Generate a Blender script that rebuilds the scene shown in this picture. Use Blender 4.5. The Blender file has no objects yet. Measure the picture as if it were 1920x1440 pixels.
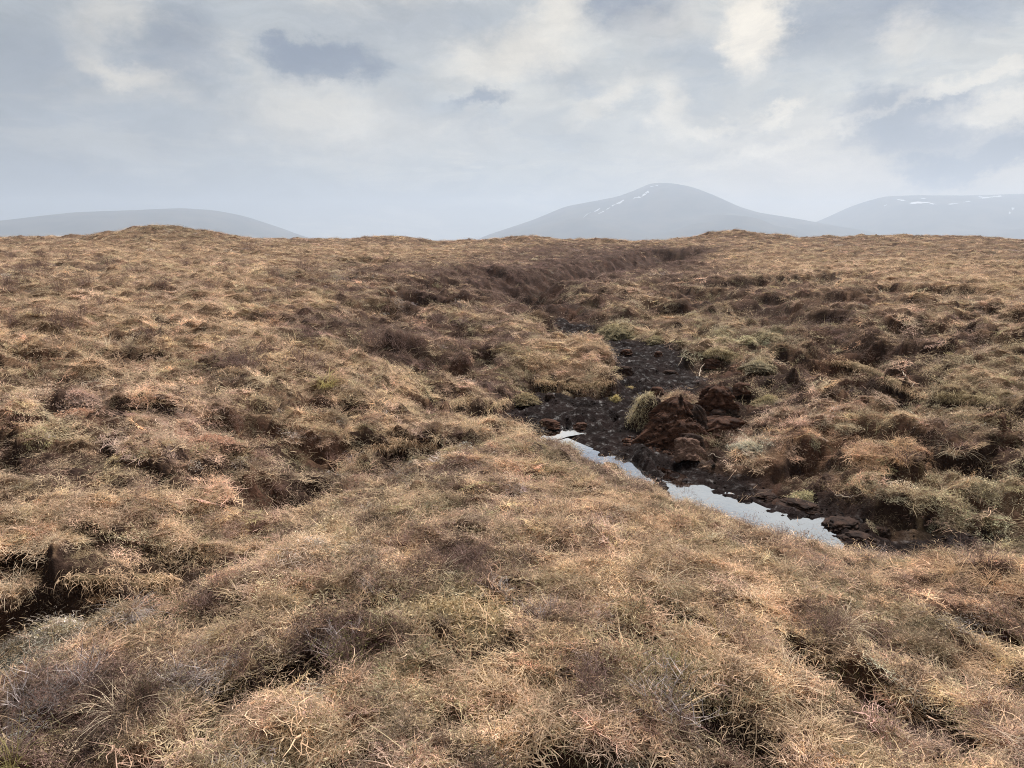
import bpy, math, random
import numpy as np
from mathutils import Vector, Matrix, Euler
from mathutils.bvhtree import BVHTree

random.seed(7)
RNG = np.random.default_rng(11)
R = math.radians
S = bpy.context.scene
COL = S.collection

# ------------------------------------------------------------------ camera
CAM_H, FPX, PITCH = 1.6, 1390.0, math.atan((720 - 455) / 1390.0)
cam_d = bpy.data.cameras.new('camera')
cam_d.sensor_width = 36.0
cam_d.lens = 36.0 * FPX / 1920.0
cam_d.clip_start = 0.05
cam_d.clip_end = 60000
cam = bpy.data.objects.new('camera', cam_d)
cam.location = (0, 0, CAM_H)
cam.rotation_euler = (math.pi / 2 - PITCH, 0, 0)
COL.objects.link(cam)
S.camera = cam

# ------------------------------------------------------------------ light
SUN_AZ, SUN_EL = R(24), R(52)                       # azimuth from +Y towards +X
sun_d = bpy.data.lights.new('sun', 'SUN')
sun_d.energy = 5.0
sun_d.angle = R(16)
sun_d.color = (1.0, 0.94, 0.88)
sun = bpy.data.objects.new('sun', sun_d)
sd = Vector((math.sin(SUN_AZ) * math.cos(SUN_EL), math.cos(SUN_AZ) * math.cos(SUN_EL), math.sin(SUN_EL)))
sun.rotation_euler = sd.to_track_quat('Z', 'Y').to_euler()
sun.location = (0, 0, 30)
COL.objects.link(sun)

S.view_settings.view_transform = 'Standard'
S.view_settings.look = 'None'
S.view_settings.exposure = 0.42
S.view_settings.gamma = 1.0
S.view_settings.use_curve_mapping = False
S.render.engine = 'CYCLES'
S.cycles.max_bounces = 6
S.cycles.diffuse_bounces = 3
S.cycles.glossy_bounces = 3
S.cycles.transmission_bounces = 3
S.cycles.volume_bounces = 2
S.cycles.transparent_max_bounces = 4
S.cycles.use_denoising = True
S.cycles.denoising_prefilter = 'NONE'
S.cycles.pixel_filter_type = 'BLACKMAN_HARRIS'
S.cycles.filter_width = 1.05
S.cycles.use_adaptive_sampling = False


# ------------------------------------------------------------------ node helpers
class NT:
    def __init__(self, tree):
        self.t = tree
        self.t.nodes.clear()

    def n(self, kind, **kw):
        nd = self.t.nodes.new(kind)
        for k, v in kw.items():
            setattr(nd, k, v)
        return nd

    def put(self, sock, v):
        if v is None:
            return
        if isinstance(v, bpy.types.NodeSocket):
            self.t.links.new(v, sock)
        else:
            if hasattr(sock.default_value, '__len__') and not hasattr(v, '__len__'):
                v = (v,) * len(sock.default_value)
            if hasattr(sock.default_value, '__len__') and len(sock.default_value) == 4 and len(v) == 3:
                v = (*v, 1.0)
            sock.default_value = v

    def math(self, op, a, b=None, c=None, clamp=False):
        nd = self.n('ShaderNodeMath', operation=op, use_clamp=clamp)
        for i, v in enumerate((a, b, c)):
            self.put(nd.inputs[i], v)
        return nd.outputs[0]

    def vec(self, op, a, b=None, scale=None):
        nd = self.n('ShaderNodeVectorMath', operation=op)
        self.put(nd.inputs[0], a)
        self.put(nd.inputs[1], b)
        if scale is not None:
            self.put(nd.inputs['Scale'], scale)
        return nd.outputs['Value'] if op in ('LENGTH', 'DOT_PRODUCT', 'DISTANCE') else nd.outputs[0]

    def mix(self, f, a, b, blend='MIX'):
        nd = self.n('ShaderNodeMix', data_type='RGBA', blend_type=blend)
        self.put(nd.inputs[0], f)
        self.put(nd.inputs[6], a)
        self.put(nd.inputs[7], b)
        return nd.outputs[2]

    def remap(self, v, a, b, c=0.0, d=1.0, smooth=True):
        nd = self.n('ShaderNodeMapRange', interpolation_type='SMOOTHSTEP' if smooth else 'LINEAR')
        for i, x in enumerate((v, a, b, c, d)):
            self.put(nd.inputs[i], x)
        return nd.outputs[0]

    def noise(self, vec, scale, detail=5.0, rough=0.55, dist=0.0, out='Fac', dims='3D'):
        nd = self.n('ShaderNodeTexNoise', noise_dimensions=dims)
        self.put(nd.inputs['Vector'], vec)
        self.put(nd.inputs['Scale'], scale)
        self.put(nd.inputs['Detail'], detail)
        self.put(nd.inputs['Roughness'], rough)
        self.put(nd.inputs['Distortion'], dist)
        return nd.outputs[out]

    def comb(self, x, y, z=0.0):
        nd = self.n('ShaderNodeCombineXYZ')
        for i, v in enumerate((x, y, z)):
            self.put(nd.inputs[i], v)
        return nd.outputs[0]


# ------------------------------------------------------------------ sky: overcast cloud deck over a Nishita sky
world = bpy.data.worlds.new('World')
S.world = world
world.use_nodes = True
w = NT(world.node_tree)
tc = w.n('ShaderNodeTexCoord').outputs['Generated']
sep = w.n('ShaderNodeSeparateXYZ')
w.put(sep.inputs[0], tc)
X, Y, Z = sep.outputs
az = w.math('ARCTAN2', X, Y)
el = w.math('ARCSINE', Z)
aze = w.comb(az, el, 0.0)
zc = w.math('ADD', w.math('MAXIMUM', Z, 0.0), 0.16)
plane = w.comb(w.math('DIVIDE', X, zc), w.math('DIVIDE', Y, zc), 0.0)   # the deck seen in perspective
warp = w.vec('SUBTRACT', w.noise(aze, 7.0, 6.0, 0.6, out='Color'), (0.5, 0.5, 0.5))
wfine = w.vec('SUBTRACT', w.noise(w.vec('MULTIPLY', aze, (1.0, 1.5, 1.0)), 24.0, 7.0, 0.68, out='Color'), (0.5, 0.5, 0.5))
wp = w.vec('ADD', w.vec('ADD', aze, w.vec('MULTIPLY', warp, (0.10, 0.07, 0.0))), w.vec('MULTIPLY', wfine, (0.075, 0.060, 0.0)))


def px_dir(px, py):
    v = np.array([(px - 960) / FPX, 1.0, -(py - 720) / FPX])
    c, s = math.cos(PITCH), math.sin(PITCH)
    return np.array([v[0], v[1] * c + v[2] * s, -v[1] * s + v[2] * c])


def blob(px, py, rx, ry, rot=0.0, soft=0.25):
    d = px_dir(px, py)
    a, e = math.atan2(d[0], d[1]), math.atan2(d[2], math.hypot(d[0], d[1]))
    m = w.n('ShaderNodeMapping', vector_type='TEXTURE')
    w.put(m.inputs[0], wp)
    m.inputs['Location'].default_value = (a, e, 0)
    m.inputs['Rotation'].default_value = (0, 0, R(rot))
    m.inputs['Scale'].default_value = (rx / FPX, ry / FPX, 1)
    return w.remap(w.vec('LENGTH', m.outputs[0]), 1.0 + soft, max(0.02, 1.0 - soft * 1.2), 0.0, 1.0)


deck = w.noise(plane, 1.0, 9.0, 0.62, 0.5)
deck2 = w.noise(plane, 2.6, 8.0, 0.66, 0.6)
low = w.noise(aze, 2.2, 3.0, 0.5)
side = w.remap(az, -0.55, 0.25)                         # cooler cloud to one side, thinner and warmer towards the sun
base = w.mix(side, (0.405, 0.465, 0.580), (0.630, 0.665, 0.700))
base = w.mix(w.math('MULTIPLY', w.remap(deck, 0.49, 0.60), 0.6), base, (0.900, 0.900, 0.890))
base = w.mix(w.math('MULTIPLY', w.remap(deck2, 0.52, 0.38), 0.55), base, (0.400, 0.470, 0.590))
base = w.mix(w.math('MULTIPLY', w.remap(low, 0.35, 0.6), 0.25), base, (0.55, 0.61, 0.69))
# warm thin band towards the sun's side, low down
warm = w.math('MULTIPLY', w.remap(az, 0.02, 0.36), w.remap(el, 0.20, 0.04))
base = w.mix(w.math('MULTIPLY', warm, 0.75), base, (0.90, 0.78, 0.68))
DARK = [(610, 122, 95, 36, 0, .4, .9), (560, 108, 40, 24, 0, .4, .6), (690, 250, 420, 40, 0, .9, .3), (600, 370, 500, 40, 0, .9, .35), (350, 95, 75, 60, 20, .7, .65), (1175, 5, 100, 48, -10, .5, .85), (1700, 5, 190, 55, 0, .7, .75),
        (1712, 232, 105, 52, -8, .35, .85), (1850, 300, 100, 26, 12, .35, .9), (1745, 308, 40, 15, 0, .4, .85), (905, 188, 50, 15, 10, .5, .85),
        (1060, 142, 60, 24, -20, .7, .4), (80, 120, 150, 60, 0, .8, .5), (60, 330, 260, 90, 0, .8, .5), (1300, 120, 120, 45, -8, .8, .35),
        (760, 40, 160, 40, 0, .8, .35), (1500, 70, 60, 30, 40, .6, .4), (1550, 110, 80, 30, 0, .8, .3), (1870, 245, 55, 16, -15, .5, .4)]
LIGHT = [(1425, 45, 50, 75, 10, .45, 1.0), (1425, 40, 22, 40, 10, .6, 1.0), (960, 105, 120, 38, 12, .7, .75), (1130, 190, 60, 20, 35, .7, .55), (1250, 215, 35, 48, 25, .65, .7),
         (1465, 212, 42, 12, 14, .6, .9), (1335, 242, 60, 11, 13, .7, .75), (1470, 270, 170, 9, 14, .9, .6), (1880, 210, 75, 22, 8, .6, .85),
         (1855, 148, 110, 10, 15, .7, .65), (240, 132, 70, 22, -18, .7, .6), (590, 212, 110, 38, 0, .9, .5), (200, 20, 60, 30, 20, .8, .4),
         (1690, 75, 40, 34, 60, .7, .5), (1040, 20, 50, 30, 30, .7, .6), (700, 260, 200, 30, 0, .9, .35), (1250, 40, 90, 30, 0, .9, .4)]
cl = base
for (px, py, rx, ry, rot, soft, k) in DARK:
    cl = w.mix(w.math('MULTIPLY', blob(px, py, rx, ry, rot, soft), k), cl, (0.105, 0.155, 0.290))
for (px, py, rx, ry, rot, soft, k) in LIGHT:
    cl = w.mix(w.math('MULTIPLY', blob(px, py, rx, ry, rot, soft), k), cl, (1.10, 1.05, 0.98))
wisp = w.noise(w.vec('MULTIPLY', w.vec('ADD', aze, w.vec('MULTIPLY', warp, (0.08, 0.08, 0.0))), (1.0, 2.6, 1.0)), 9.0, 9.0, 0.66, 0.5)
wk = w.remap(wisp, 0.34, 0.66, 0.82, 1.16, False)
cl = w.vec('MULTIPLY', cl, w.comb(wk, wk, wk))
nish = w.n('ShaderNodeTexSky', sky_type='NISHITA', sun_disc=False, sun_elevation=SUN_EL, sun_rotation=SUN_AZ)
bg1 = w.n('ShaderNodeBackground')
w.put(bg1.inputs[0], nish.outputs[0])
bg1.inputs[1].default_value = 0.07
bg2 = w.n('ShaderNodeBackground')
w.put(bg2.inputs[0], w.vec('MULTIPLY', cl, (1.08, 0.995, 0.835)))
bg2.inputs[1].default_value = 0.60
mx = w.n('ShaderNodeMixShader')
mx.inputs[0].default_value = 0.90
w.t.links.new(bg1.outputs[0], mx.inputs[1])
w.t.links.new(bg2.outputs[0], mx.inputs[2])
wo = w.n('ShaderNodeOutputWorld')
w.t.links.new(mx.outputs[0], wo.inputs[0])


# ------------------------------------------------------------------ small helpers
def tag(o, label=None, cat=None, group=None, kind=None):
    if label:
        o['label'] = label
    if cat:
        o['category'] = cat
    if group:
        o['group'] = group
    if kind:
        o['kind'] = kind
    return o


def mesh_np(name, verts, faces, mats=(), smooth=False, parent=None, link=True):
    """faces: (n,k) int array with k = 3 or 4"""
    verts = np.asarray(verts, np.float32)
    faces = np.asarray(faces, np.int32)
    m = bpy.data.meshes.new(name)
    m.vertices.add(len(verts))
    m.vertices.foreach_set('co', verts.ravel())
    k = faces.shape[1]
    m.loops.add(faces.size)
    m.loops.foreach_set('vertex_index', faces.ravel())
    m.polygons.add(len(faces))
    m.polygons.foreach_set('loop_start', np.arange(0, faces.size, k, dtype=np.int32))
    if smooth:
        m.polygons.foreach_set('use_smooth', np.ones(len(faces), bool))
    m.update(calc_edges=True)
    for mt in mats:
        m.materials.append(mt)
    o = bpy.data.objects.new(name, m)
    if link:
        COL.objects.link(o)
    if parent:
        o.parent = parent
    return o


def fattr(o, name, data, kind='FLOAT'):
    a = o.data.attributes.new(name, kind, 'POINT')
    data = np.asarray(data, np.float32)
    a.data.foreach_set({'FLOAT': 'value', 'FLOAT_VECTOR': 'vector', 'FLOAT_COLOR': 'color'}[kind], data.ravel())


def iattr(o, name, data):
    a = o.data.attributes.new(name, 'INT', 'POINT')
    a.data.foreach_set('value', np.asarray(data, np.int32))


_perm = np.random.default_rng(3).permutation(512).astype(np.int32)


def perlin(x, y, seed=0):
    x = x * 0.8 + y * 0.6 + seed * 17.31
    y2 = -x * 0.6 + (y * 1.3) + seed * 7.77
    xi, yi = np.floor(x).astype(np.int64), np.floor(y2).astype(np.int64)
    xf, yf = x - xi, y2 - yi

    def g(ix, iy, dx, dy):
        h = _perm[(_perm[(ix + seed * 31) & 511] + iy) & 511]
        a = h * (2 * np.pi / 512)
        return np.cos(a) * dx + np.sin(a) * dy
    u = xf * xf * xf * (xf * (xf * 6 - 15) + 10)
    v = yf * yf * yf * (yf * (yf * 6 - 15) + 10)
    a = g(xi, yi, xf, yf) * (1 - u) + g(xi + 1, yi, xf - 1, yf) * u
    b = g(xi, yi + 1, xf, yf - 1) * (1 - u) + g(xi + 1, yi + 1, xf - 1, yf - 1) * u
    return (a * (1 - v) + b * v) * 1.5


def fbm(x, y, seed=0, n=4, gain=0.5):
    s, a = 0.0, 1.0
    for i in range(n):
        s = s + a * perlin(x * 2 ** i, y * 2 ** i, seed + i * 5)
        a *= gain
    return s


def sstep(a, b, x):
    t = np.clip((x - a) / (b - a), 0, 1)
    return t * t * (3 - 2 * t)


def at_Y(px, py, Yd):
    """world point on the ray through a pixel at forward distance Yd"""
    d = px_dir(px, py)
    return np.array([0, 0, CAM_H]) + d * (Yd / d[1])


def at_z(px, py, z):
    d = px_dir(px, py)
    return np.array([0, 0, CAM_H]) + d * ((z - CAM_H) / d[2])


# ------------------------------------------------------------------ terrain: bank-top surface through surveyed points
Zp = [  # px, py, height
    (0, 1440, -.05), (500, 1440, 0), (960, 1440, 0), (1400, 1440, -.05), (1920, 1440, -.15), (-300, 1440, -.05), (2250, 1440, -.2),
    (330, 1098, -.36), (450, 1034, -.42), (560, 952, -.44), (690, 885, -.42), (390, 1108, -.03), (490, 1052, 0), (610, 985, 0), (760, 905, -.04),
    (0, 1250, -.12), (400, 1250, -.02), (800, 1250, .03), (1250, 1250, .02), (1600, 1250, -.12), (1850, 1280, -.25),
    (650, 1050, .02), (960, 1050, .04), (1250, 1050, .01), (1500, 1095, -.08), (1750, 1120, -.2), (1900, 1080, -.25), (1900, 1180, -.3),
    (700, 955, 0), (880, 905, -.06), (1000, 874, -.10), (1200, 934, -.12), (1400, 1005, -.16), (1550, 1058, -.28), (1680, 1060, -.44), (1780, 1050, -.46),
    (1050, 846, -1.25), (1200, 898, -1.28), (1400, 985, -1.28), (1550, 1036, -1.2),
    (900, 850, -.14), (980, 838, -.26), (960, 806, -.42), (850, 800, -.36), (800, 780, -.42),
    (830, 745, -.66), (900, 720, -.74), (960, 722, -.86), (740, 850, -.38), (600, 900, -.3), (450, 900, -.1), (200, 900, 0), (0, 900, .05), (-300, 900, .05),
    (200, 1020, -.06), (400, 1015, -.22), (0, 1020, -.05),  (0, 750, .1), (300, 750, .05), (600, 750, -.15), (720, 720, -.3),
    (0, 650, .2), (300, 650, .12), (600, 650, -.1), (800, 660, -.35), (-300, 650, .3),
    (1400, 835, -1.03), (1480, 900, -1.06), (1560, 932, -1.07), (1340, 780, -1.0), (1650, 968, -1.14), (1750, 1000, -1.23), (1750, 965, -1.10), (1750, 930, -1.0), (1760, 900, -.96), (1850, 1000, -1.2), (1900, 985, -1.1), (1890, 945, -1.0),
    (1500, 780, -.84), (1700, 820, -.80), (1580, 860, -.92), (1920, 850, -.71), (1850, 760, -.61), (1650, 700, -.58), (1800, 680, -.41), (1920, 650, -.34),
    (2250, 850, -.6), (2250, 1080, -.4), (2250, 650, -.3)]
Yp = [  # px, py, forward distance
    (0, 560, 17), (300, 560, 17.5), (550, 560, 19), (0, 500, 34), (300, 500, 34), (600, 500, 36), (-300, 500, 34), (0, 468, 62), (300, 462, 60),
    (318, 428, 80), (180, 446, 78), (450, 449, 82), (0, 452, 88), (560, 457, 95), (650, 452, 105), (730, 450, 108), (900, 456, 112), (990, 449, 112),
    (1080, 455, 116), (1200, 457, 122), (1370, 446, 116), (1500, 452, 112), (1700, 449, 108), (1920, 453, 108), (2250, 453, 108), (-300, 456, 88),
    (250, 437, 79), (390, 440, 80),
    (800, 600, 18.5), (850, 640, 15.5), (960, 622, 16.2), (1000, 650, 14.6), (1080, 702, 13.3), (1140, 685, 13.9), (930, 690, 13.5),
    (900, 575, 21.5), (1000, 590, 20), (800, 545, 26), (880, 540, 27), (700, 535, 26), (950, 530, 31), (1100, 550, 28), (1080, 578, 23.5), (1000, 500, 50),
    (800, 490, 52), (1150, 510, 45), (1250, 492, 60), (1150, 470, 85), (1000, 470, 80), (1300, 470, 80), (700, 465, 75), (500, 470, 60),
    (1150, 590, 22), (1230, 605, 21), (1300, 640, 17.5), (1350, 660, 14.6), (1400, 600, 20), (1400, 680, 13.9), (1420, 740, 11.8), (1500, 700, 12.6),
    (1600, 640, 15), (1400, 550, 27), (1600, 560, 23), (1850, 570, 20), (1500, 500, 48), (1750, 500, 45), (2100, 500, 42), (1600, 467, 80), (1850, 467, 78)]
cp = np.array([at_z(*p) for p in Zp] + [at_Y(*p) for p in Yp])
CU = np.stack([np.arctan2(cp[:, 0], cp[:, 1]), np.log(np.hypot(cp[:, 0], cp[:, 1]))], 1)
CZ = cp[:, 2] / np.maximum(1.0, np.hypot(cp[:, 0], cp[:, 1]) / 12.0)


def tps_k(r2):
    return 0.5 * r2 * np.log(np.maximum(r2, 1e-12))


_n = len(CU)
_A = np.zeros((_n + 3, _n + 3))
_d2 = ((CU[:, None] - CU[None]) ** 2).sum(-1)
_A[:_n, :_n] = tps_k(_d2) + np.eye(_n) * 0.0006
_A[:_n, _n], _A[:_n, _n + 1:] = 1, CU
_A[_n, :_n], _A[_n + 1:, :_n] = 1, CU.T
_W = np.linalg.solve(_A, np.concatenate([CZ, np.zeros(3)]))


def base_h(x, y):
    th, r = np.arctan2(x, y), np.hypot(x, y)
    tcl, ld = np.clip(th, -0.74, 0.74), np.log(np.clip(r, 1.7, 125))
    out = np.empty(x.size)
    tf, lf = tcl.ravel(), ld.ravel()
    for i in range(0, x.size, 60000):
        a, b = tf[i:i + 60000, None], lf[i:i + 60000, None]
        k = tps_k((a - CU[None, :, 0]) ** 2 + (b - CU[None, :, 1]) ** 2)
        out[i:i + 60000] = k @ _W[:_n] + _W[_n] + a[:, 0] * _W[_n + 1] + b[:, 0] * _W[_n + 2]
    z = out.reshape(x.shape) * np.maximum(1.0, np.clip(r, 0, 125) / 12.0)
    back = sstep(0.8, 1.8, np.abs(th))
    return z * (1 - back) + back * 0.1


def poly_sdf(x, y, P):
    """signed distance to a closed polygon, negative inside"""
    d = np.full(x.shape, 1e9)
    ins = np.zeros(x.shape, bool)
    for i in range(len(P)):
        (ax, ay), (bx, by) = P[i - 1], P[i]
        ex, ey = bx - ax, by - ay
        t = np.clip(((x - ax) * ex + (y - ay) * ey) / (ex * ex + ey * ey + 1e-9), 0, 1)
        d = np.minimum(d, np.hypot(x - ax - t * ex, y - ay - t * ey))
        cond = ((ay > y) != (by > y)) & (x < (bx - ax) * (y - ay) / (by - ay + 1e-12) + ax)
        ins ^= cond
    return np.where(ins, -d, d)


WATER_Z = -1.275


def floor_z(y):
    return -1.26 + np.clip(y - 10.7, 0, 2.7) * 0.10 + np.clip(y - 13.4, 0, 40) * 0.04


def at_floor(px, py):
    z = -1.2
    for _ in range(8):
        p = at_z(px, py, z)
        z = float(floor_z(p[1]))
    return p[:2]


FLOOR = [at_floor(*p) for p in [
    (1045, 606), (1075, 627), (1112, 648), (1150, 668), (1172, 690), (1168, 712), (1150, 735), (1080, 733), (1005, 727), (978, 745), (965, 770), (1000, 812), (1030, 850), (1100, 878), (1200, 908), (1300, 950), (1400, 995), (1500, 1035), (1580, 1062),
    (1700, 1065), (1800, 1038), (1850, 1016), (1790, 1012), (1690, 1010), (1640, 1004), (1600, 990), (1570, 975), (1500, 950), (1440, 938), (1380, 908), (1310, 880), (1255, 848),
    (1215, 815), (1180, 790), (1195, 765), (1235, 745), (1285, 735), (1310, 712), (1290, 690), (1268, 662), (1235, 645), (1190, 640), (1130, 632), (1095, 606), (1060, 598)]]
POOL = [at_z(px, py, WATER_Z)[:2] for px, py in [
    (1035, 836), (1060, 826), (1085, 840), (1120, 853), (1180, 867), (1235, 883), (1300, 907), (1370, 935), (1420, 958), (1475, 970), (1530, 974), (1560, 985), (1572, 1010),
    (1560, 1040), (1480, 1030), (1400, 1000), (1290, 945), (1190, 905), (1100, 873), (1040, 852)]]
PUDDLE = [at_z(px, py, WATER_Z)[:2] for px, py in [(1058, 795), (1078, 797), (1082, 806), (1092, 813), (1062, 818), (1040, 826), (1015, 822), (1030, 812), (1055, 810)]]

# hollows and peat cuts: px, py, rx, ry (pixels), depth, bare peat weight
HOLLOWS = [
    (130, 1128, 225, 52, .50, 1), (280, 1112, 70, 34, .30, 1), (760, 856, 80, 28, .36, 1), (690, 838, 65, 20, .18, 1), (560, 945, 50, 18, .22, 1), (620, 905, 60, 12, .10, .5),
    (890, 772, 75, 15, .24, 1), (960, 762, 40, 16, .15, 1), (460, 805, 95, 20, .20, 1), (560, 850, 85, 24, .20, 1), (90, 845, 125, 40, .20, 1), (30, 666, 75, 8, .30, .9), (270, 768, 75, 13, .18, .9), (480, 925, 60, 22, .16, .9), (10, 1050, 60, 30, .16, .7),
    (1062, 611, 40, 12, .45, 1), (810, 559, 85, 7, .60, 1), (885, 563, 60, 5, .40, 1), (440, 712, 26, 8, .20, .9), (230, 640, 50, 6, .15, .7), (215, 697, 45, 6, .2, .8), (330, 607, 60, 4, .15, .6),
    (1585, 694, 52, 13, .26, 1), (1640, 712, 42, 15, .32, 1), (1700, 742, 46, 14, .34, 1), (1775, 752, 60, 12, .36, 1), (1850, 765, 40, 8, .3, 1),
    (1850, 848, 26, 11, .25, .9), (1860, 885, 40, 12, .15, .5), (1345, 692, 62, 16, .26, 1), (1520, 845, 45, 10, .12, .6), (1470, 870, 80, 20, .06, .6),
    (775, 1040, 22, 18, .15, .9), (960, 1092, 28, 12, .16, 1), (1170, 1180, 70, 20, .09, .9), (1260, 1150, 55, 30, .14, 1), (1390, 1405, 90, 60, .12, 1), (1340, 1330, 70, 45, .09, 1),
    (1620, 1290, 160, 50, .10, 1), (1540, 1230, 80, 34, .12, .9), (1740, 1370, 120, 40, .10, .9), (1800, 1270, 40, 18, .16, .9), (1850, 1190, 50, 22, .22, .9), (1780, 1160, 40, 12, .12, .7), (1900, 1210, 40, 18, .15, .9),
    (830, 1365, 45, 30, .12, .9), (925, 1430, 55, 18, .10, .9), (1075, 1345, 35, 24, .08, .8), (900, 1215, 34, 14, .14, 1), (1060, 1290, 50, 24, .16, 1), (470, 1290, 65, 22, .12, .9), (560, 1240, 65, 28, .10, .95),
    (990, 520, 80, 4, .45, .8), (690, 490, 50, 4, .4, .5), (905, 507, 60, 4, .4, .6), (840, 530, 60, 5, .3, .5),
    (1010, 545, 50, 5, .35, .6), (990, 565, 40, 5, .3, .6), (740, 575, 60, 5, .2, .4), (700, 590, 70, 12, .1, .3), (880, 620, 50, 8, .12, .3), (760, 660, 110, 10, .16, .5), (900, 665, 26, 8, .2, .8),
    (1330, 552, 80, 6, .35, .9), (1260, 575, 60, 6, .3, .7), (1440, 530, 110, 5, .3, .8), (1430, 580, 60, 7, .25, .7), (1510, 600, 70, 6, .22, .7), (1480, 640, 80, 6, .18, .7), (1640, 565, 80, 5, .22, .6),
    (1700, 612, 80, 7, .2, .7), (1800, 632, 120, 6, .22, .8), (1560, 520, 80, 4, .25, .6), (1760, 545, 90, 5, .2, .5), (1880, 590, 60, 6, .22, .7), (1740, 700, 30, 16, .15, .5), (1580, 655, 60, 8, .15, .5),
    (1450, 705, 60, 14, .07, .8), (1420, 770, 50, 22, .05, .5), (500, 760, 40, 6, .1, .5), (150, 800, 60, 10, .1, .5), (345, 745, 50, 6, .1, .5), (1285, 830, 50, 18, .05, .7), (1450, 905, 110, 32, .05, 1), (1540, 935, 90, 30, .06, 1), (1340, 850, 40, 25, .04, 1), (1385, 748, 85, 42, .10, 1), (1330, 800, 70, 30, .06, 1), (1470, 715, 70, 22, .06, .9), (1620, 985, 50, 14, .08, .9),
    (420, 870, 40, 12, .1, .4), (330, 905, 60, 8, .08, .4), (900, 925, 95, 18, .10, .85), (1060, 925, 70, 16, .10, .8)]


def ray_hit(hfun, pts, lo=1.5, hi=140, n=700):
    P = np.array([px_dir(px, py) for px, py in pts])
    P /= P[:, 1:2]
    Ys = np.exp(np.linspace(math.log(lo), math.log(hi), n))
    xs, ys = P[:, :1] * Ys, np.repeat(Ys[None], len(P), 0)
    zs = CAM_H + P[:, 2:3] * Ys
    below = zs < hfun(xs, ys)
    i = np.where(below.any(1), below.argmax(1), n - 1)
    k = np.arange(len(P))
    return np.stack([xs[k, i], ys[k, i], zs[k, i]], 1)


_hc = ray_hit(base_h, [(h[0], h[1]) for h in HOLLOWS])
HW = []
for h, c in zip(HOLLOWS, _hc):
    r = math.hypot(c[0], c[1])
    dep = max(math.asin((CAM_H - c[2]) / r) if r > CAM_H - c[2] else 0.5, 0.028)
    ra = h[2] / FPX * r
    rr = min(h[3] / FPX * r / math.sin(dep), 4.5 * ra + 0.3)
    fk = 1.0 if r < 13 else 1.6
    HW.append((c[0], c[1], math.atan2(c[0], c[1]), ra * (1.0 if r < 13 else 1.1), rr * (1.0 if r < 13 else 1.35), h[4] * fk, h[5] * (1.0 if r < 13 else 1.25)))


VALLEY = [at_Y(*p)[:2] for p in [(1090, 603, 21.5), (1000, 568, 27), (960, 550, 33), (1040, 522, 42), (1120, 503, 52), (1200, 487, 66), (1268, 470, 84)]]
KNOLL = [(at_Y(px, 450, Yd)[:2], h, wd) for px, Yd, h, wd in [(715, 104, .45, 4.5), (745, 106, .35, 3), (945, 106, .4, 2.6), (995, 107, .65, 3.2), (1370, 110, .6, 4.5), (1430, 111, .5, 7), (1340, 110, .4, 5), (1700, 104, .6, 9),
                                                       (590, 92, .4, 2), (30, 86, .45, 5), (270, 78, .5, 3), (400, 80, .4, 4), (1090, 112, .3, 2.5), (1560, 108, .3, 3), (1830, 104, .35, 4), (860, 108, .3, 3)]]


def valley_dist(x, y):
    d, tt = np.full(x.shape, 1e9), np.zeros(x.shape)
    n = len(VALLEY) - 1
    for i in range(n):
        (ax, ay), (bx, by) = VALLEY[i], VALLEY[i + 1]
        ex, ey = bx - ax, by - ay
        t = np.clip(((x - ax) * ex + (y - ay) * ey) / (ex * ex + ey * ey), 0, 1)
        di = np.hypot(x - ax - t * ex, y - ay - t * ey)
        m = di < d
        d, tt = np.where(m, di, d), np.where(m, (i + t) / n, tt)
    return d, tt


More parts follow.
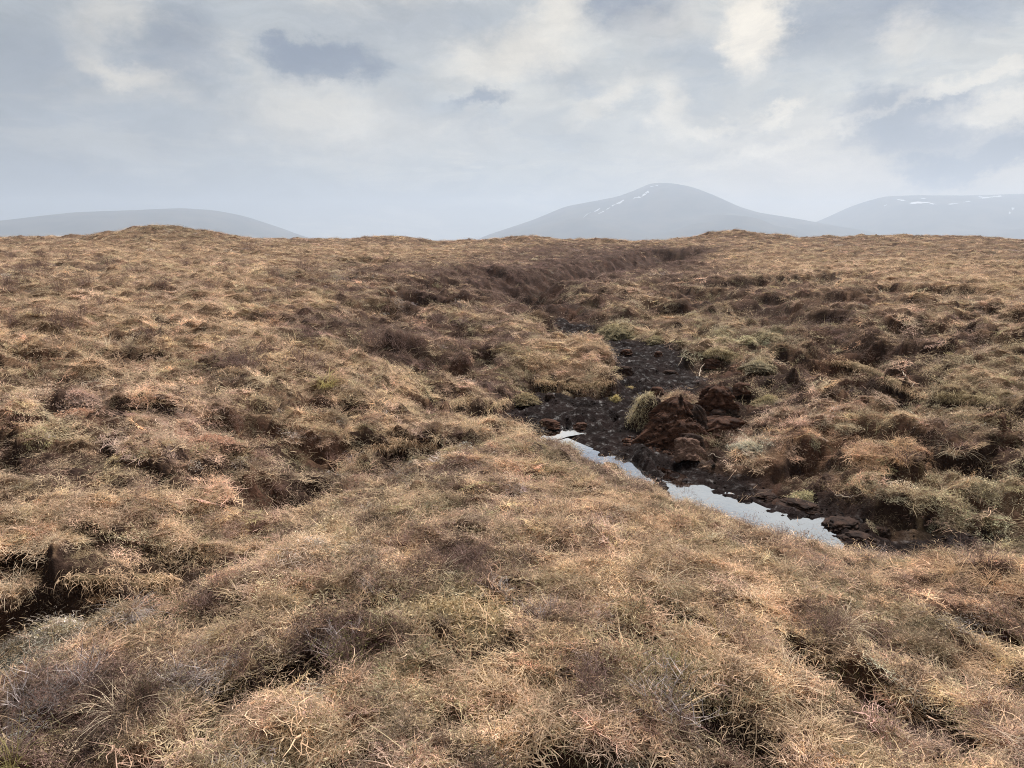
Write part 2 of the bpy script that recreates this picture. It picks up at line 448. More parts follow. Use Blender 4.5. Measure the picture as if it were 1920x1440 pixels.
def feature_fields(x, y):
    z = base_h(x, y)
    r = np.hypot(x, y)
    fr = sstep(22, 9, r)
    wob = fr * fbm(x * 1.7, y * 1.7, 21, 3) + (1 - fr) * perlin(x * .8, y * .8, 21)
    bare = np.zeros(x.shape)
    vd, vt = valley_dist(x, y)
    vw = 1.8 + 3.6 * vt
    vd = vd + 0.5 * fbm(x * .35, y * .35, 23, 3) * (1 + vt)
    z = z - (0.60 + 1.5 * vt) * (1 - sstep(0.2, 0.9, vd / vw))
    bare = np.maximum(bare, 1.0 * (1 - sstep(0.30, 0.55, vd / vw)))
    for (kc, kh, kw) in KNOLL:
        z = z + kh * np.exp(-((x - kc[0]) / kw) ** 2 - ((y - kc[1]) / (kw * 1.5)) ** 2)
    dz = np.zeros(x.shape)
    for (cx, cy, th, ra, rr, dep, bw) in HW:
        m = np.hypot(x - cx, y - cy) < 1.9 * max(ra, rr)
        if not m.any():
            continue
        dx, dy = x[m] - cx, y[m] - cy
        t, q = dx * math.cos(th) - dy * math.sin(th), dx * math.sin(th) + dy * math.cos(th)
        e = np.sqrt((t / ra) ** 2 + (q / rr) ** 2) + 0.30 * wob[m]
        far = np.clip(q / rr, -1, 1)
        inn = 0.88 - 0.55 * sstep(0.3, -0.9, far)          # steep far lip, gentle near side
        s = 1 - sstep(inn, 1.15, e)
        dz[m] = np.maximum(dz[m], dep * s)
        bare[m] = np.maximum(bare[m], bw * (1 - sstep(0.75, 1.12, e)))
    # gully floor
    sd = poly_sdf(x, y, FLOOR) + 0.16 * wob + 0.08 * perlin(x * 6, y * 6, 4)
    fz = floor_z(y)
    k = sstep(0.0, 0.46, sd)
    top = np.maximum(z - dz, np.where(sd < 3.0, fz, -9))
    zc = fz + (top - fz) * k
    pool = poly_sdf(x, y, POOL) + 0.14 * perlin(x * 3.5, y * 3.5, 8) + 0.07 * perlin(x * 11, y * 11, 9)
    pud = poly_sdf(x, y, PUDDLE) + 0.05 * perlin(x * 9, y * 9, 8)
    zc = zc - 0.13 * (1 - sstep(-0.22, 0.12, pool)) - 0.07 * (1 - sstep(-0.12, 0.05, pud))
    spit = at_z(1222, 886, WATER_Z)
    zc = zc + 0.22 * np.exp(-((x - spit[0]) / .12) ** 2 - ((y - spit[1]) / .8) ** 2)
    wet = 1 - sstep(-0.05, 0.5, sd)
    bare = np.maximum(bare, 1 - sstep(0.02, 0.42, sd))
    # hummocks
    cal = 1 - 0.72 * (1 - sstep(-0.05, 0.3, sd))            # calmer on the gully floor
    calm = np.zeros(x.shape)
    for (px, py, Yd, cr) in [(1040, 668, 13.9, 2.2), (960, 640, 15.5, 2.4), (1300, 1080, 3.4, 1.1), (1100, 960, 4.6, 1.1)]:
        c0 = at_Y(px, py, Yd)
        calm = np.maximum(calm, 1 - sstep(.5, 1.1, np.hypot(x - c0[0], y - c0[1]) / cr))
    cal = cal * (1 - 0.6 * calm * (sd > .2))
    n1 = np.abs(fbm(x * 0.85, y * 0.85, 1, 2)) - 0.3
    n2 = np.abs(perlin(x * 2.3, y * 2.3, 2)) - 0.25
    n3 = np.abs(perlin(x * 5.2, y * 5.2, 5)) - 0.25
    n4 = perlin(x * 12, y * 12, 6)
    nL = fbm(x * 0.16, y * 0.16, 7, 2)
    near = 0.42 + 0.58 * sstep(3.5, 9.5, r)
    hz = cal * (near * (0.15 * n1 + 0.15 * n2) + (0.5 + 0.5 * near) * (0.25 + 0.75 * fr) * 0.11 * n3 + fr * 0.026 * n4) * (1 + 0.30 * sstep(9, 14, r)) + nL * 0.10 * sstep(12, 40, r) * cal
    hz = hz + sstep(50, 90, r) * (0.40 * np.abs(fbm(x * 0.2, y * 0.12, 15, 3)) - 0.1)
    hz = hz + (1 - cal) * (0.05 * perlin(x * 7, y * 7, 10) + 0.03 * perlin(x * 17, y * 17, 12))
    crease = 1 - sstep(0.03, 0.17, np.abs(perlin(x * 2.3, y * 2.3, 2)))
    crease2 = (1 - sstep(0.02, 0.14, np.abs(perlin(x * 5.2, y * 5.2, 5)))) * sstep(-0.15, 0.25, perlin(x * 1.4, y * 1.4, 44))
    holes = sstep(0.22 + .09 * sstep(7, 10, r), 0.46 + .09 * sstep(7, 10, r), fr * fbm(x * 1.3 + 9, y * 1.3, 33, 3) + (1 - fr) * fbm(x * .9 + 9, y * .9, 33, 2))
    hz = hz - cal * (0.05 + 0.09 * near) * holes - cal * 0.05 * crease * sstep(0.0, 0.3, perlin(x * .7, y * .7, 40))
    bare = np.maximum(bare, cal * np.maximum(0.9 * holes, 0.85 * crease * sstep(-0.1, 0.4, perlin(x * .7, y * .7, 40))))
    ang = 0.45 * perlin(x * 0.05, y * 0.05, 61)
    sx, sy = x * np.cos(ang) - y * np.sin(ang) + 1.2 * wob, x * np.sin(ang) + y * np.cos(ang) + 0.35 * wob
    streak = sstep(0.08, 0.30, fbm(sx * 0.26, sy * 0.70, 63, 2)) * sstep(7.0, 11.0, r) * sstep(95.0, 60.0, r) * (0.55 + 0.45 * sstep(-0.1, 0.15, np.arctan2(x, y)))
    st2 = sstep(0.16, 0.40, fbm((x * .8 + y * .6) * 0.55 + .4 * wob, (y * .8 - x * .6) * 1.5 + .4 * wob, 65, 3)) * sstep(13.0, 9.0, r)
    hz = hz - 0.035 * cal * st2
    bare = np.maximum(bare, 0.80 * cal * st2)
    hz = hz - 0.30 * cal * streak
    bare = np.maximum(bare, 0.85 * cal * streak)
    bare = np.maximum(bare, 0.85 * cal * crease2 * (0.2 + 0.8 * fr))
    return zc + hz, np.clip(bare, 0, 1), wet, crease2


# polar grid round the viewpoint: fine where the moor is seen, coarse elsewhere
TH0, NT_D, NR_D, LR0, LR1 = R(50), 660, 820, math.log(0.9), math.log(165.0)
th_d = np.linspace(-TH0, TH0, NT_D)
lr = np.linspace(LR0, LR1, NR_D)
TT, LL = np.meshgrid(th_d, lr)
GX, GY = np.sin(TT) * np.exp(LL), np.cos(TT) * np.exp(LL)
GZ, GB, GW, GC = feature_fields(GX, GY)


def far_drop(r, z):
    k = sstep(120, 165, r)
    return z * (1 - 0.0 * k) - np.clip(r - 118, 0, 4000) * 0.035 * k


GZ = far_drop(np.hypot(GX, GY), GZ)
_gu, _gv = np.gradient(GZ)
GR = np.exp(LL)
_dr = GR * (lr[1] - lr[0])
_dt = GR * (th_d[1] - th_d[0])
SR, ST = _gu / _dr, _gv / _dt
SLOPE = np.hypot(SR, ST)
GB = np.maximum(GB, sstep(0.0, 1.0, (SLOPE - np.where(GR > 9, 1.05, .8)) / .8) * (GR < 60))
# local openness: how far the spot lies under its surroundings (thins the plants in holes)


def gsample(F, x, y):
    t = (np.arctan2(x, y) + TH0) / (2 * TH0) * (NT_D - 1)
    l = (np.log(np.hypot(x, y)) - LR0) / (LR1 - LR0) * (NR_D - 1)
    t, l = np.clip(t, 0, NT_D - 1.001), np.clip(l, 0, NR_D - 1.001)
    ti, li = t.astype(int), l.astype(int)
    a, b = t - ti, l - li
    return (F[li, ti] * (1 - a) + F[li, ti + 1] * a) * (1 - b) + (F[li + 1, ti] * (1 - a) + F[li + 1, ti + 1] * a) * b


def ground_z(x, y):
    return gsample(GZ, np.asarray(x, float), np.asarray(y, float))


def ground_n(x, y):
    x, y = np.asarray(x, float), np.asarray(y, float)
    th = np.arctan2(x, y)
    sr, st = gsample(SR, x, y), gsample(ST, x, y)
    gx = sr * np.sin(th) + st * np.cos(th)
    gy = sr * np.cos(th) - st * np.sin(th)
    n = np.stack([-gx, -gy, np.ones_like(gx)], -1)
    return n / np.linalg.norm(n, axis=-1, keepdims=True)


def hits(pts):
    return ray_hit(ground_z, pts, n=1500)


# ------------------------------------------------------------------ plant cover: which plant grows where
# patches seen on the moor: px, py, rx, ry, class, strength
PATCH = [
    (1640, 850, 190, 55, 'orange', 1.0), (1500, 770, 110, 30, 'pink', .8), (1640, 790, 80, 25, 'moss', .7), (1770, 950, 150, 60, 'moss', 1.3), (1790, 920, 130, 45, 'lime', 2.0), (830, 1150, 140, 55, 'lime', 1.2), (1380, 640, 110, 14, 'lime', 1.2), (1060, 650, 80, 30, 'straw', 1.2), (1700, 965, 60, 25, 'straw', 1.0),
    (1850, 1080, 160, 60, 'orange', 1.0), (1650, 1090, 120, 30, 'orange', .8), (1880, 1300, 120, 90, 'straw', .9), (1850, 700, 110, 50, 'moss', .9), (1540, 680, 60, 20, 'orange', .7),
    (1150, 606, 55, 26, 'lime', 1.3), (1190, 760, 30, 20, 'lime', .3), (1080, 680, 90, 40, 'straw', .7), (1000, 640, 120, 40, 'heather', .4), (900, 800, 110, 30, 'straw', 1.0), (960, 830, 60, 20, 'orange', .6),
    (640, 700, 160, 50, 'straw', .8), (620, 690, 60, 25, 'pink', .6), (720, 620, 180, 35, 'heather', 1.0), (820, 640, 60, 16, 'pink', .5), (430, 690, 40, 30, 'heather', .9), (580, 690, 30, 20, 'heather', .9),
    (360, 790, 130, 35, 'pink', 1.2), (150, 775, 110, 30, 'pink', 1.2), (330, 820, 50, 20, 'pink', 1.3), (210, 1000, 200, 60, 'straw', .7), (400, 960, 160, 50, 'pink', .7), (440, 990, 60, 25, 'orange', .6),
    (60, 1000, 110, 60, 'straw', .8), (500, 860, 90, 30, 'moss', .6), (130, 560, 220, 60, 'straw', .8), (300, 545, 90, 25, 'pink', .8), (100, 520, 160, 25, 'heather', .45), (330, 520, 150, 40, 'straw', .6),
    (100, 1330, 190, 110, 'heather', 1.0), (80, 1310, 130, 60, 'grey', .9), (60, 1215, 110, 30, 'lichen', 1.0), (480, 1140, 150, 45, 'straw', .9), (560, 1080, 120, 30, 'pink', .7), (300, 1190, 150, 40, 'straw', .8),
    (360, 1300, 70, 40, 'grey', .8), (380, 1130, 70, 25, 'heather', .8), (620, 1030, 90, 15, 'lichen', .6), (640, 1220, 110, 60, 'heather', .8), (690, 1240, 50, 30, 'green', 1.0), (820, 1140, 110, 50, 'moss', 1.3),
    (900, 1180, 80, 25, 'lime', .7), (850, 1320, 130, 40, 'straw', .5), (760, 1290, 120, 60, 'moss', .7), (930, 1010, 200, 60, 'pink', .5), (1120, 1090, 110, 60, 'straw', .6), (860, 1060, 80, 40, 'heather', .6),
    (1000, 960, 160, 35, 'heather', .5), (1230, 1080, 90, 60, 'straw', .8), (1420, 1060, 120, 60, 'straw', .6), (1350, 1030, 60, 40, 'moss', .5), (1480, 1180, 100, 60, 'straw', .7), (1440, 1240, 60, 20, 'lichen', .3),
    (1340, 1230, 60, 40, 'orange', .5), (1260, 1290, 70, 60, 'green', .7), (1250, 1310, 70, 50, 'grey', .6), (1480, 1300, 70, 50, 'straw', .8), (1570, 1170, 80, 30, 'heather', .6), (1650, 1170, 120, 40, 'moss', .6),
    (1560, 1400, 160, 60, 'straw', .9), (1560, 1410, 50, 30, 'lichen', .4), (1100, 1300, 90, 60, 'heather', .5), (980, 1300, 120, 50, 'straw', .5), (1170, 1400, 80, 40, 'straw', .6), (620, 1400, 200, 40, 'moss', .5),
    (330, 1400, 220, 50, 'straw', .8), (1420, 830, 40, 18, 'lichen', .9), (1380, 820, 50, 16, 'pink', .7), (1440, 745, 40, 14, 'moss', 1.0), (1430, 680, 40, 14, 'lime', .8), (1390, 645, 80, 8, 'lime', .8),
    (1200, 510, 260, 30, 'heather', .7), (1120, 480, 200, 16, 'heather', .8), (820, 500, 180, 22, 'heather', .7), (960, 560, 140, 24, 'heather', .7), (1350, 590, 160, 50, 'moss', .6), (1500, 560, 160, 30, 'heather', .6),
    (1620, 620, 140, 30, 'heather', .6), (1700, 510, 220, 30, 'straw', .6), (1440, 490, 120, 16, 'straw', .6), (1770, 580, 130, 26, 'pink', .4), (1850, 640, 100, 30, 'heather', .5), (1080, 560, 90, 20, 'moss', .7),
    (1560, 930, 70, 25, 'heather', .6), (1840, 880, 60, 30, 'heather', .6), (1740, 1040, 60, 20, 'heather', .5), (700, 720, 60, 20, 'lichen', .35), (1030, 600, 80, 10, 'moss', .7), (1200, 560, 90, 30, 'straw', .5),
    (700, 470, 200, 14, 'straw', .5), (320, 440, 60, 10, 'moss', .5), (200, 470, 260, 16, 'straw', .6), (950, 900, 120, 25, 'pink', .5), (420, 1060, 60, 20, 'straw', .6), (980, 680, 60, 20, 'moss', .6)]
CLS = ['straw', 'orange', 'pink', 'moss', 'lime', 'heather', 'grey', 'lichen', 'green']
_pc = ray_hit(ground_z, [(p[0], p[1]) for p in PATCH], n=900)
PW = []
for p, c in zip(PATCH, _pc):
    r = math.hypot(c[0], c[1])
    dep = max(math.asin(min(0.9, max(0.02, (CAM_H - c[2]) / r))), 0.03)
    ra = p[2] / FPX * r
    PW.append((c[0], c[1], math.atan2(c[0], c[1]), ra, min(p[3] / FPX * r / math.sin(dep), 5 * ra), p[4], p[5]))


def cover_fields(x, y):
    wob = fbm(x * 1.2, y * 1.2, 51, 3)
    W = {
        'straw': 0.54 + 0.55 * fbm(x * .42, y * .42, 60, 4),
        'orange': 0.20 + 0.50 * fbm(x * .8, y * .8, 64, 4),
        'pink': 0.22 + 0.45 * fbm(x * .9, y * .9, 68, 4),
        'moss': 0.42 + 0.70 * fbm(x * 1.1, y * 1.1, 72, 4),
        'lime': 0.02 + 0.30 * fbm(x * 1.5, y * 1.5, 76, 3),
        'heather': 0.40 + 0.85 * fbm(x * .9, y * .9, 80, 4),
        'grey': 0.06 + 0.35 * fbm(x * 1.6, y * 1.6, 84, 3),
        'lichen': -0.03 + 0.38 * fbm(x * 2.2, y * 2.2, 88, 3),
        'green': -0.06 + 0.25 * fbm(x * 1.9, y * 1.9, 92, 3)}
    vd, vt = valley_dist(x, y)
    W['heather'] = W['heather'] + 1.3 * (1 - sstep(0.5, 1.3, vd / (2.0 + 4.0 * vt) + .3 * wob))
    for (cx, cy, th, ra, rr, c, s) in PW:
        m = np.hypot(x - cx, y - cy) < 1.8 * max(ra, rr)
        if not m.any():
            continue
        dx, dy = x[m] - cx, y[m] - cy
        t, q = dx * math.cos(th) - dy * math.sin(th), dx * math.sin(th) + dy * math.cos(th)
        e = np.sqrt((t / ra) ** 2 + (q / rr) ** 2) + 0.35 * wob[m]
        W[c][m] += 1.5 * s * (1 - sstep(0.5, 1.3, e))
    A = np.stack([np.clip(W[c], 0, 9) for c in CLS], -1) ** 2.3 + 1e-4
    return A / A.sum(-1, keepdims=True)


TINT = np.array([[.670, .515, .355], [.640, .450, .300], [.650, .485, .370], [.500, .405, .275], [.630, .550, .375],
                 [.255, .180, .148], [.480, .425, .405], [.720, .670, .560], [.300, .265, .150]])
LITTER = np.array([[.330, .230, .145], [.320, .200, .118], [.340, .225, .165], [.220, .160, .098], [.290, .250, .140],
                   [.125, .085, .070], [.195, .162, .148], [.400, .380, .310], [.115, .100, .050]]) * 0.66
TINT = TINT * np.array([1.04, 1.025, 1.04])
LITTER = LITTER * np.array([1.05, .96, .95])
PEAT = np.array([.040, .0245, .019])
CV = cover_fields(GX, GY)
GCOL = (CV[..., None] * LITTER).sum(-2)
GCOL *= (0.85 + 0.5 * fbm(GX * 6, GY * 6, 100, 3))[..., None].clip(.5, 1.5)
peat_var = PEAT * (1 + 0.5 * fbm(GX * 2.5, GY * 2.5, 104, 3))[..., None].clip(.5, 1.8)
red = sstep(0.05, 0.5, fbm(GX * .9, GY * .9, 110, 3))[..., None] * (1 - GW[..., None])
peat_var = peat_var * (1 - 0.68 * GW[..., None] * np.array([1.0, 1.0, .9]))
peat_var = peat_var * (1 - red) + red * np.array([.078, .042, .029]) * (1 + 0.4 * fbm(GX * 5, GY * 5, 112, 2))[..., None]
GCOL = GCOL * (1 - GB[..., None]) + peat_var * GB[..., None]

# ---- ground material
mg = bpy.data.materials.new('moor_ground')
mg.use_nodes = True
g = NT(mg.node_tree)
pos = g.n('ShaderNodeNewGeometry').outputs['Position']
tin = g.n('ShaderNodeAttribute', attribute_name='tint').outputs['Color']
barea = g.n('ShaderNodeAttribute', attribute_name='bare').outputs['Fac']
weta = g.n('ShaderNodeAttribute', attribute_name='wet').outputs['Fac']
fine = g.noise(pos, 38.0, 6.0, 0.7)
mid = g.noise(pos, 9.0, 5.0, 0.65)
v = g.math('MULTIPLY', g.remap(fine, 0.3, 0.72, 0.5, 1.6, False), g.remap(mid, 0.3, 0.7, 0.72, 1.3, False))
colr = g.vec('MULTIPLY', tin, g.comb(v, v, v))
bp = g.n('ShaderNodeBump')
bp.inputs['Strength'].default_value = 0.75
bp.inputs['Distance'].default_value = 0.03
g.put(bp.inputs['Height'], g.math('ADD', fine, g.math('MULTIPLY', mid, 1.3)))
pb = g.n('ShaderNodeBsdfPrincipled')
g.put(pb.inputs['Base Color'], colr)
g.put(pb.inputs['Roughness'], g.math('SUBTRACT', 0.95, g.math('MULTIPLY', g.math('MULTIPLY', weta, g.remap(mid, 0.55, 0.70)), 0.5)))
g.put(pb.inputs['Specular IOR Level'], g.math('ADD', 0.06, g.math('MULTIPLY', g.math('MULTIPLY', weta, g.remap(mid, 0.48, 0.68)), 0.3)))
g.put(pb.inputs['Normal'], bp.outputs[0])
go = g.n('ShaderNodeOutputMaterial')
g.t.links.new(pb.outputs[0], go.inputs[0])

# ---- ground mesh: dense sector, then rings to the valley beyond and all the way round
far_r = np.array([190, 240, 320, 450, 700, 1100, 1800, 3000, 5000, 8000, 12000.0])
th_back = np.linspace(TH0, 2 * math.pi - TH0, 64)[1:-1]
th_all = np.concatenate([th_d, th_back])
r_all = np.concatenate([np.exp(lr), far_r])
NTA, NRA = len(th_all), len(r_all)
VX = np.sin(th_all)[None] * r_all[:, None]
VY = np.cos(th_all)[None] * r_all[:, None]
VZ = np.zeros_like(VX)
VZ[:NR_D, :NT_D] = GZ
edge_l, edge_r = GZ[:, -1:], GZ[:, :1]
tb = ((th_back - TH0) / (2 * math.pi - 2 * TH0))[None]
sm = tb * tb * (3 - 2 * tb)
VZ[:NR_D, NT_D:] = (edge_l * (1 - sm) + edge_r * sm)
last = VZ[NR_D - 1]
for i, rr_ in enumerate(far_r):
    VZ[NR_D + i] = np.maximum(last - (rr_ - 165) * 0.06, -150) + 0
VC = np.full((NRA, NTA, 4), 1.0)
VC[..., :3] = (.17, .12, .07)
VC[:NR_D, :NT_D, :3] = GCOL
VB = np.zeros((NRA, NTA))
VB[:NR_D, :NT_D] = GB
VWt = np.zeros((NRA, NTA))
VWt[:NR_D, :NT_D] = GW
idx = np.arange(NRA * NTA).reshape(NRA, NTA)
nx = np.roll(idx, -1, 1)
F = np.stack([idx[:-1], nx[:-1], nx[1:], idx[1:]], -1).reshape(-1, 4)
verts = np.stack([VX, VY, VZ], -1).reshape(-1, 3)
cen = len(verts)
verts = np.vstack([verts, [[0, 0, float(VZ[0].mean())]]])
cap = np.stack([nx[0][::2], idx[0][::2], np.full(len(idx[0][::2]), cen), np.full(len(idx[0][::2]), cen)], -1)
ground = mesh_np('moor_ground', verts, F, [mg], smooth=True)
# close the small disc under the viewer with its own fan
rim = idx[0]
fan = np.stack([rim, np.roll(rim, -1), np.full(NTA, cen)], -1)
mfan = ground.data
import bmesh
bm = bmesh.new()
bm.from_mesh(mfan)
bm.verts.ensure_lookup_table()
for a, b, c in fan:
    f = bm.faces.new((bm.verts[c], bm.verts[b], bm.verts[a]))
    f.smooth = True
bmesh.ops.reverse_faces(bm, faces=[f for f in bm.faces if f.normal.z < 0])
bm.to_mesh(mfan)
bm.free()
fattr(ground, 'tint', np.vstack([VC.reshape(-1, 4), [[.17, .12, .07, 1]]]), 'FLOAT_COLOR')
fattr(ground, 'bare', np.append(VB.ravel(), 0))
fattr(ground, 'wet', np.append(VWt.ravel(), 0))
tag(ground, kind='structure')

# ---- water
mw = bpy.data.materials.new('peaty_water')
mw.use_nodes = True
q = NT(mw.node_tree)
wpos = q.n('ShaderNodeNewGeometry').outputs['Position']
wb = q.n('ShaderNodeBump')
wb.inputs['Strength'].default_value = 0.06
wb.inputs['Distance'].default_value = 0.01
q.put(wb.inputs['Height'], q.noise(wpos, 14.0, 2.0, 0.5))
wgl = q.n('ShaderNodeBsdfGlossy')
wgl.inputs['Color'].default_value = (.95, .95, .96, 1)
wgl.inputs['Roughness'].default_value = 0.03
q.put(wgl.inputs['Normal'], wb.outputs[0])
wdf = q.n('ShaderNodeBsdfDiffuse')
wdf.inputs['Color'].default_value = (.014, .008, .006, 1)
wlw = q.n('ShaderNodeLayerWeight')
wlw.inputs['Blend'].default_value = 0.30
wpn = q.n('ShaderNodeMixShader')
q.put(wpn.inputs[0], q.remap(wlw.outputs['Facing'], 0.0, 0.55, 0.05, 1.0, False))
q.t.links.new(wdf.outputs[0], wpn.inputs[1])
q.t.links.new(wgl.outputs[0], wpn.inputs[2])
wout = q.n('ShaderNodeOutputMaterial')
q.t.links.new(wpn.outputs[0], wout.inputs[0])


def water(name, poly, grow, z):
    P = np.array(poly)
    sgn = np.sign(sum(P[i - 1][0] * P[i][1] - P[i][0] * P[i - 1][1] for i in range(len(P))))
    pts = []
    for i in range(len(P)):
        d = P[(i + 1) % len(P)] - P[i - 1]
        n = np.array([d[1], -d[0]]) * sgn
        pts.append(P[i] + n / (np.linalg.norm(n) + 1e-9) * grow)
    area = sum(pts[i - 1][0] * pts[i][1] - pts[i][0] * pts[i - 1][1] for i in range(len(pts)))
    m = bpy.data.meshes.new(name)
    if area < 0:
        pts = pts[::-1]
    m.from_pydata([(p[0], p[1], z) for p in pts], [], [tuple(range(len(pts)))])
    m.materials.append(mw)
    o = bpy.data.objects.new(name, m)
    COL.objects.link(o)
    return tag(o, kind='structure')


water('bog_pool', POOL, 0.16, WATER_Z)
water('puddle', PUDDLE, 0.03, WATER_Z + 0.003)

# ------------------------------------------------------------------ far hills
mh = bpy.data.materials.new('hill_heath')
mh.use_nodes = True
h_ = NT(mh.node_tree)
hp = h_.n('ShaderNodeNewGeometry').outputs['Position']
hn = h_.noise(hp, 0.004, 8.0, 0.6)
hb = h_.n('ShaderNodeBsdfPrincipled')
h_.put(hb.inputs['Base Color'], h_.mix(h_.remap(hn, 0.35, 0.65), (.045, .050, .052), (.095, .088, .078)))
hb.inputs['Roughness'].default_value = 0.95
hb.inputs['Specular IOR Level'].default_value = 0.0
ho = h_.n('ShaderNodeOutputMaterial')
h_.t.links.new(hb.outputs[0], ho.inputs[0])
ms = bpy.data.materials.new('snow')
ms.use_nodes = True
ms.node_tree.nodes['Principled BSDF'].inputs['Base Color'].default_value = (.50, .53, .58, 1)
ms.node_tree.nodes['Principled BSDF'].inputs['Roughness'].default_value = 0.7


def hill(name, D, outline, width, seed, base=-150.0):
    P = np.array([at_Y(px, py, D) for px, py in outline])
    xs = np.linspace(P[0, 0], P[-1, 0], 220)
    # smooth interpolation of the traced skyline
    hs = np.interp(xs, P[:, 0], P[:, 2])
    ker = np.hanning(9)
    ker /= ker.sum()
    hs = np.convolve(np.pad(hs, 4, 'edge'), ker, 'valid')
    vs = np.linspace(-1, 1, 61)
    XX, VV = np.meshgrid(xs, vs)
    spur = 0.22 * fbm(XX / (width * .5), VV * 1.6 + seed, seed, 3)
    t = np.clip(np.abs(VV) * (1 + spur * np.minimum(1, np.abs(VV) * 2)), 0, 1)
    prof = (1 - t) ** 1.15 * (1 + 0.9 * t)
    prof = np.clip(prof, 0, 1)
    HH = base + (hs[None] - base) * prof
    YY = D + VV * width
    # the ridge line stays on the traced skyline: keep nearer ground under its sight line
    sight = CAM_H + (hs[None] - CAM_H) * (YY / D)
    HH = np.where(VV < 0, np.minimum(HH, sight - np.abs(VV) * 4), np.minimum(HH, hs[None]))
    i = np.arange(XX.size).reshape(XX.shape)
    F_ = np.stack([i[:-1, :-1], i[:-1, 1:], i[1:, 1:], i[1:, :-1]], -1).reshape(-1, 4)
    o = mesh_np(name, np.stack([XX, YY, HH], -1).reshape(-1, 3), F_, [mh], smooth=True)
    tag(o, kind='structure')
    return o


def snow(parent, spots):
    me = parent.data
    bvh = BVHTree.FromPolygons([v.co.copy() for v in me.vertices], [tuple(p.vertices) for p in me.polygons])
    for (cx, cy, rx, ry, rot) in spots:
        n = 16
        co = []
        ph = random.random() * 9
        for k in range(n):
            a = 2 * math.pi * k / n
            f = 1 + 0.28 * math.sin(3 * a + ph) + 0.2 * math.sin(5 * a + ph * 2)
            u, v_ = rx * f * math.cos(a), .7 * ry * f * math.sin(a)
            px, py = cx + u * math.cos(R(rot)) + v_ * math.sin(R(rot)), cy - u * math.sin(R(rot)) + v_ * math.cos(R(rot))
            d = Vector(px_dir(px, py)).normalized()
            hit = bvh.ray_cast(Vector((0, 0, CAM_H)), d)
            if hit[0] is None:
                break
            co.append(hit[0] + hit[1] * 5.0)
        if len(co) < n:
            continue
        c = sum(co, Vector()) / n
        ver = [tuple(x) for x in co] + [tuple(c + Vector((0, -4, 3)))]
        m = bpy.data.meshes.new('snow_patch')
        m.from_pydata(ver, [], [(k, (k + 1) % n, n) for k in range(n)])
        m.materials.append(ms)
        o = bpy.data.objects.new('snow_patch', m)
        o.parent = parent
        COL.objects.link(o)


hl = hill('rounded_hill', 7700, [(-420, 470), (-200, 445), (-100, 436), (0, 425), (90, 406), (160, 397), (250, 394), (340, 390), (400, 394), (450, 403), (500, 420), (540, 437), (575, 452), (640, 478), (720, 500)], 2400, 3)
hm = hill('peaked_hill', 8200, [(780, 500), (850, 470), (910, 442), (1000, 412), (1060, 387), (1120, 376), (1160, 368), (1190, 357), (1218, 344), (1238, 342.5), (1258, 343.5), (1285, 349), (1320, 363), (1360, 383), (1400, 396), (1460, 406), (1520, 418), (1600, 436), (1700, 470), (1780, 500)], 2600, 5)
hr = hill('plateau_hill', 9000, [(1440, 450), (1490, 428), (1525, 419), (1550, 413), (1590, 395), (1625, 377), (1660, 368), (1720, 366), (1800, 366.5), (1870, 365), (1920, 363), (2050, 361), (2200, 366), (2400, 400), (2600, 470)], 2600, 8)
snow(hm, [(1163, 380, 8, 2.0, 28), (1150, 386, 4, 1.2, 25), (1198, 371, 4, 2, 0), (1208, 366, 5, 2.2, 30), (1214, 361, 3.5, 2.5, 20), (1120, 395, 6, 1.3, 30), (1100, 404, 7, 1.0, 35), (1128, 399, 6, .9, 25), (1222, 351, 3, 1.2, 0), (1232, 349, 2.5, 1, 0), (1190, 372, 3, 1.2, 30), (1140, 392, 4, .9, 30)])
snow(hr, [(1690, 376, 8, 1.4, -8), (1722, 381, 17, 2.6, 2), (1748, 383, 6, 1.3, -5), (1786, 383, 10, 1.3, 5), (1813, 379, 6, 1.2, 8), (1851, 371, 17, 1.5, 6), (1873, 369, 5, 2.0, 10), (1731, 373, 5, 1.0, 0), (1899, 392, 2.5, 3.5, 0), (1893, 400, 2, 3.0, 20), (1660, 386, 3, 1.2, 30), (1838, 369, 4, 1, 0)])

# ------------------------------------------------------------------ haze between here and the hills
mhz = bpy.data.materials.new('haze')
mhz.use_nodes = True
z_ = NT(mhz.node_tree)
pv = z_.n('ShaderNodeVolumePrincipled')
pv.inputs['Color'].default_value = (0.62, 0.725, 0.88, 1)
pv.inputs['Density'].default_value = 1.55e-4
pv.inputs['Density Attribute'].default_value = ''
pv.inputs['Color Attribute'].default_value = ''
pv.inputs['Temperature Attribute'].default_value = ''
pv.inputs['Anisotropy'].default_value = 0.3
zo = z_.n('ShaderNodeOutputMaterial')
z_.t.links.new(pv.outputs[0], zo.inputs['Volume'])
top = max(v.co.z for o in (hl, hm, hr) for v in o.data.vertices) + 25
bot = float(min(VZ.min(), -150)) - 1.0
bx = np.array([[x, y, z] for z in (bot, top) for y in (-12300, 12300) for x in (-12000, 12000)], float)
hz = mesh_np('haze', bx, [[0, 2, 3, 1], [4, 5, 7, 6], [0, 1, 5, 4], [2, 6, 7, 3], [0, 4, 6, 2], [1, 3, 7, 5]], [mhz])
tag(hz, kind='stuff')


